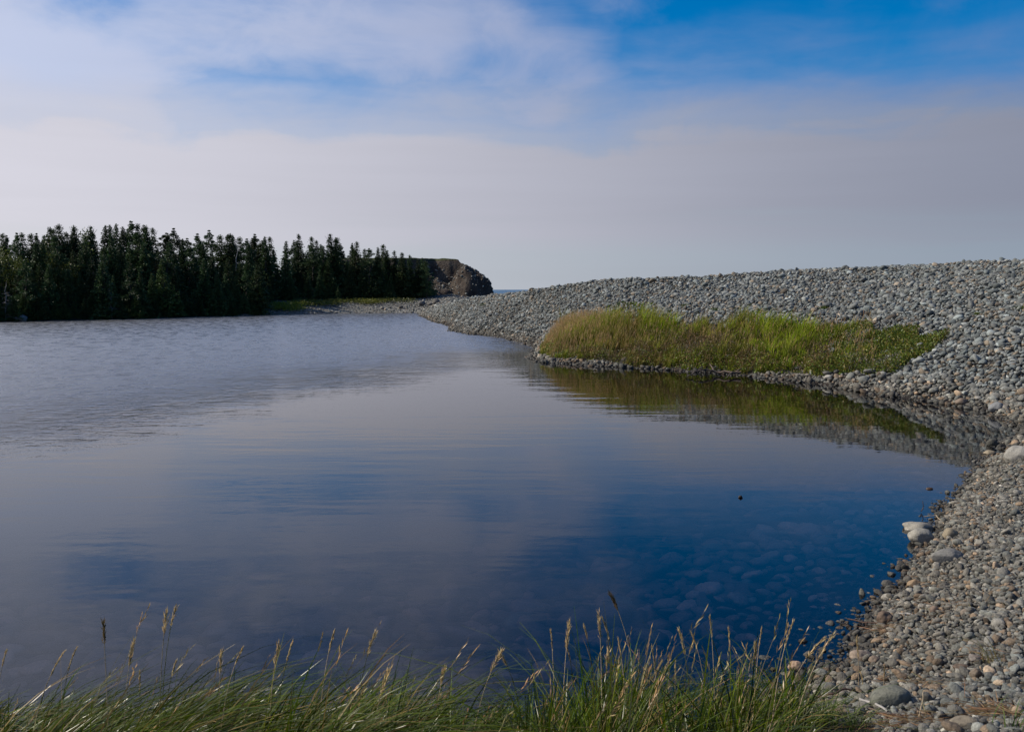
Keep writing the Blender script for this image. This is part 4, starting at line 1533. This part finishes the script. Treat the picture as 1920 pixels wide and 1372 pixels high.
# ------------------------------------------------------------------ driftwood and twigs
def stick(pix, r0, r1, mat, label, name='twig', cat='twig', lift=.01, side=None):
    """pixels are read on the ground; a third number lifts that point above it (metres)"""
    pts = []
    for q in pix:
        p_ = hit(q[0], q[1])
        pts.append(Vector((p_.x, p_.y, p_.z + lift + (q[2] if len(q) > 2 else 0))))
    fine_ = []
    for i in range(len(pts) - 1):
        for j in range(4):
            t_ = j / 4
            fine_.append(pts[i].lerp(pts[i + 1], t_) + Vector(rng.normal(0, r0 * .35, 3)))
    fine_.append(pts[-1])
    o_ = fine_[0].copy()
    mb = MB()
    nn = len(fine_)
    mb.add(*tube([q - o_ for q in fine_], [r0 + (r1 - r0) * i / (nn - 1) for i in range(nn)], 6))
    ob = obj(name, mb.mesh(name, mat), None, o_)
    if side:
        for sp in side:
            mb = MB()
            a = fine_[sp[0]]
            e_ = hit(sp[1], sp[2])
            e_ = Vector((e_.x, e_.y, e_.z + sp[3]))
            md_ = a.lerp(e_, .5) + Vector((0, 0, .03))
            mb.add(*tube([a - o_, md_ - o_, e_ - o_], [r0 * .7, r0 * .5, r0 * .2], 5))
            obj('side_branch', mb.mesh('side_branch', mat), ob)
    return tag(ob, label, cat)


stick([(1388, 706, .10), (1372, 706, .12), (1345, 704, .12), (1325, 704, .22), (1308, 706, .20), (1287, 709, .02)], .055, .018, M_DRIFT, 'dark forked driftwood branch lying on the waterline below the grass patch', 'driftwood_branch', 'driftwood', .02,
      side=[(4, 1362, 712, .05), (2, 1392, 700, .18), (9, 1330, 697, .25)])
stick([(1680, 1154), (1700, 1153), (1726, 1155)], .010, .006, M_PALE_BARK, 'pale straight stick beside the round split boulder', cat='stick')
stick([(1864, 1164), (1882, 1150), (1901, 1138)], .009, .004, M_TWIG, 'dark thin twig slanting across the small pebbles', cat='stick')
stick([(1612, 1322, .03), (1640, 1331, .03), (1664, 1342, .02)], .012, .008, M_PALE_BARK, 'bleached stick in front of the big oval boulder', cat='stick')
stick([(1530, 1318, .03), (1560, 1319, .06), (1585, 1312, .08), (1612, 1310, .03)], .009, .006, M_TWIG, 'curved reddish root lying over the tan boulders', cat='root')
stick([(1590, 1167, .02), (1620, 1175, .03), (1645, 1178, .03), (1664, 1188)], .008, .005, M_TWIG, 'forked brown twig reaching out over the water edge', cat='twig', side=[(5, 1622, 1184, .0)])
stick([(1732, 974, .03), (1754, 974, .05), (1770, 986, .01)], .006, .005, M_STRAW, 'bent straw coloured stem in the shallows behind the pale stones', cat='stem')
stick([(1727, 962), (1731, 962, .08), (1729, 962, .16)], .008, .004, M_TWIG, 'short dark twig sticking up out of the shallows', cat='twig')
stick([(1640, 1345, .02), (1700, 1349, .02), (1745, 1346, .02)], .006, .004, M_TWIG, 'long brown stem lying across pebbles toward the brick shaped boulder', cat='stem')
stick([(1630, 1338, .03), (1665, 1352, .03), (1690, 1370, .02)], .007, .005, M_DRIFT, 'brown stick angled down the shingle beneath the bleached one', cat='stick')
stick([(1722, 1356, .02), (1728, 1342, .08), (1730, 1330, .12)], .004, .002, M_STRAW, 'short upright straw among the pebbles', cat='stem')

# straw litter on the shingle
n = 900
cen_px = [(1860, 1345, 60, 18, 330), (1700, 1360, 70, 10, 220), (1775, 1150, 60, 20, 80), (1880, 905, 16, 5, 40), (1690, 1100, 30, 10, 60), (1840, 1235, 30, 10, 60), (1660, 1185, 30, 8, 110), (1720, 1290, 60, 20, 120)]
P, U = [], []
for cu_, cv_, su_, sv_, n_ in cen_px:
    p0 = hit(cu_, cv_)
    sxm, sym = px_size(p0, su_), px_size(p0, sv_) * 4
    xx, yy = p0.x + rng.normal(0, sxm * .5, n_), p0.y + rng.normal(0, sym * .5, n_)
    zz = height(xx, yy)
    P.append(np.stack([xx, yy, zz + rng.uniform(.02, .06, n_)], 1))
    U.append(norm(np.stack([rng.normal(0, 1, n_), rng.normal(0, .6, n_), rng.normal(0, .12, n_)], 1)))
P, U = np.concatenate(P), np.concatenate(U)
k = P[:, 2] > .03
P, U = P[k], U[k]
V, Fc = kites(P, U, rng.uniform(.06, .22, len(P)), rng.uniform(.0015, .0035, len(P)))
tag(obj('straw_litter', mesh_np('straw_litter', V, Fc, M_DRYGRASS, False, np.repeat(tint(len(P), (.26, .17, .09), .4), 4, 0))), 'scattered dry straw lying on the near shingle', 'straw', kind='stuff')
# tuft of yellow straw by the round grey cobble, green tuft at the lower edge of the shingle
for u, v, n, hgt_, ca, cb, lab in ((1862, 1246, 26, .34, (.20, .17, .06), (.32, .27, .12), 'yellow straw tuft bent over beside the round grey cobble'), (1905, 1372, 16, .3, (.06, .10, .02), (.12, .16, .04), 'few green grass blades at the edge of the shingle'),
                                   (1600, 1368, 60, .22, (.05, .09, .015), (.14, .17, .04), 'short green tuft growing out of the shingle beside the bank grass'), (1540, 1362, 90, .3, (.05, .09, .015), (.14, .17, .04), 'green tuft at the shingle end of the near bank')):
    p_ = hit(u, v)
    th = rng.normal(math.pi if u == 1862 else 0.5, .35 if u == 1862 else 1.5, n)
    lean = np.stack([np.cos(th), np.sin(th)], 1)
    V, Fc, K = blades(np.stack([rng.normal(0, .05, n), rng.normal(0, .05, n), np.zeros(n)], 1), rng.uniform(.5, 1, n) * hgt_, lean, rng.uniform(.5, 1.3, n), rng.uniform(.004, .008, n), tint(n, ca), tint(n, cb), 5)
    tag(obj('grass_tuft', mesh_np('grass_tuft', V, Fc, M_GRASS, False, K), None, p_), lab, 'grass tuft')
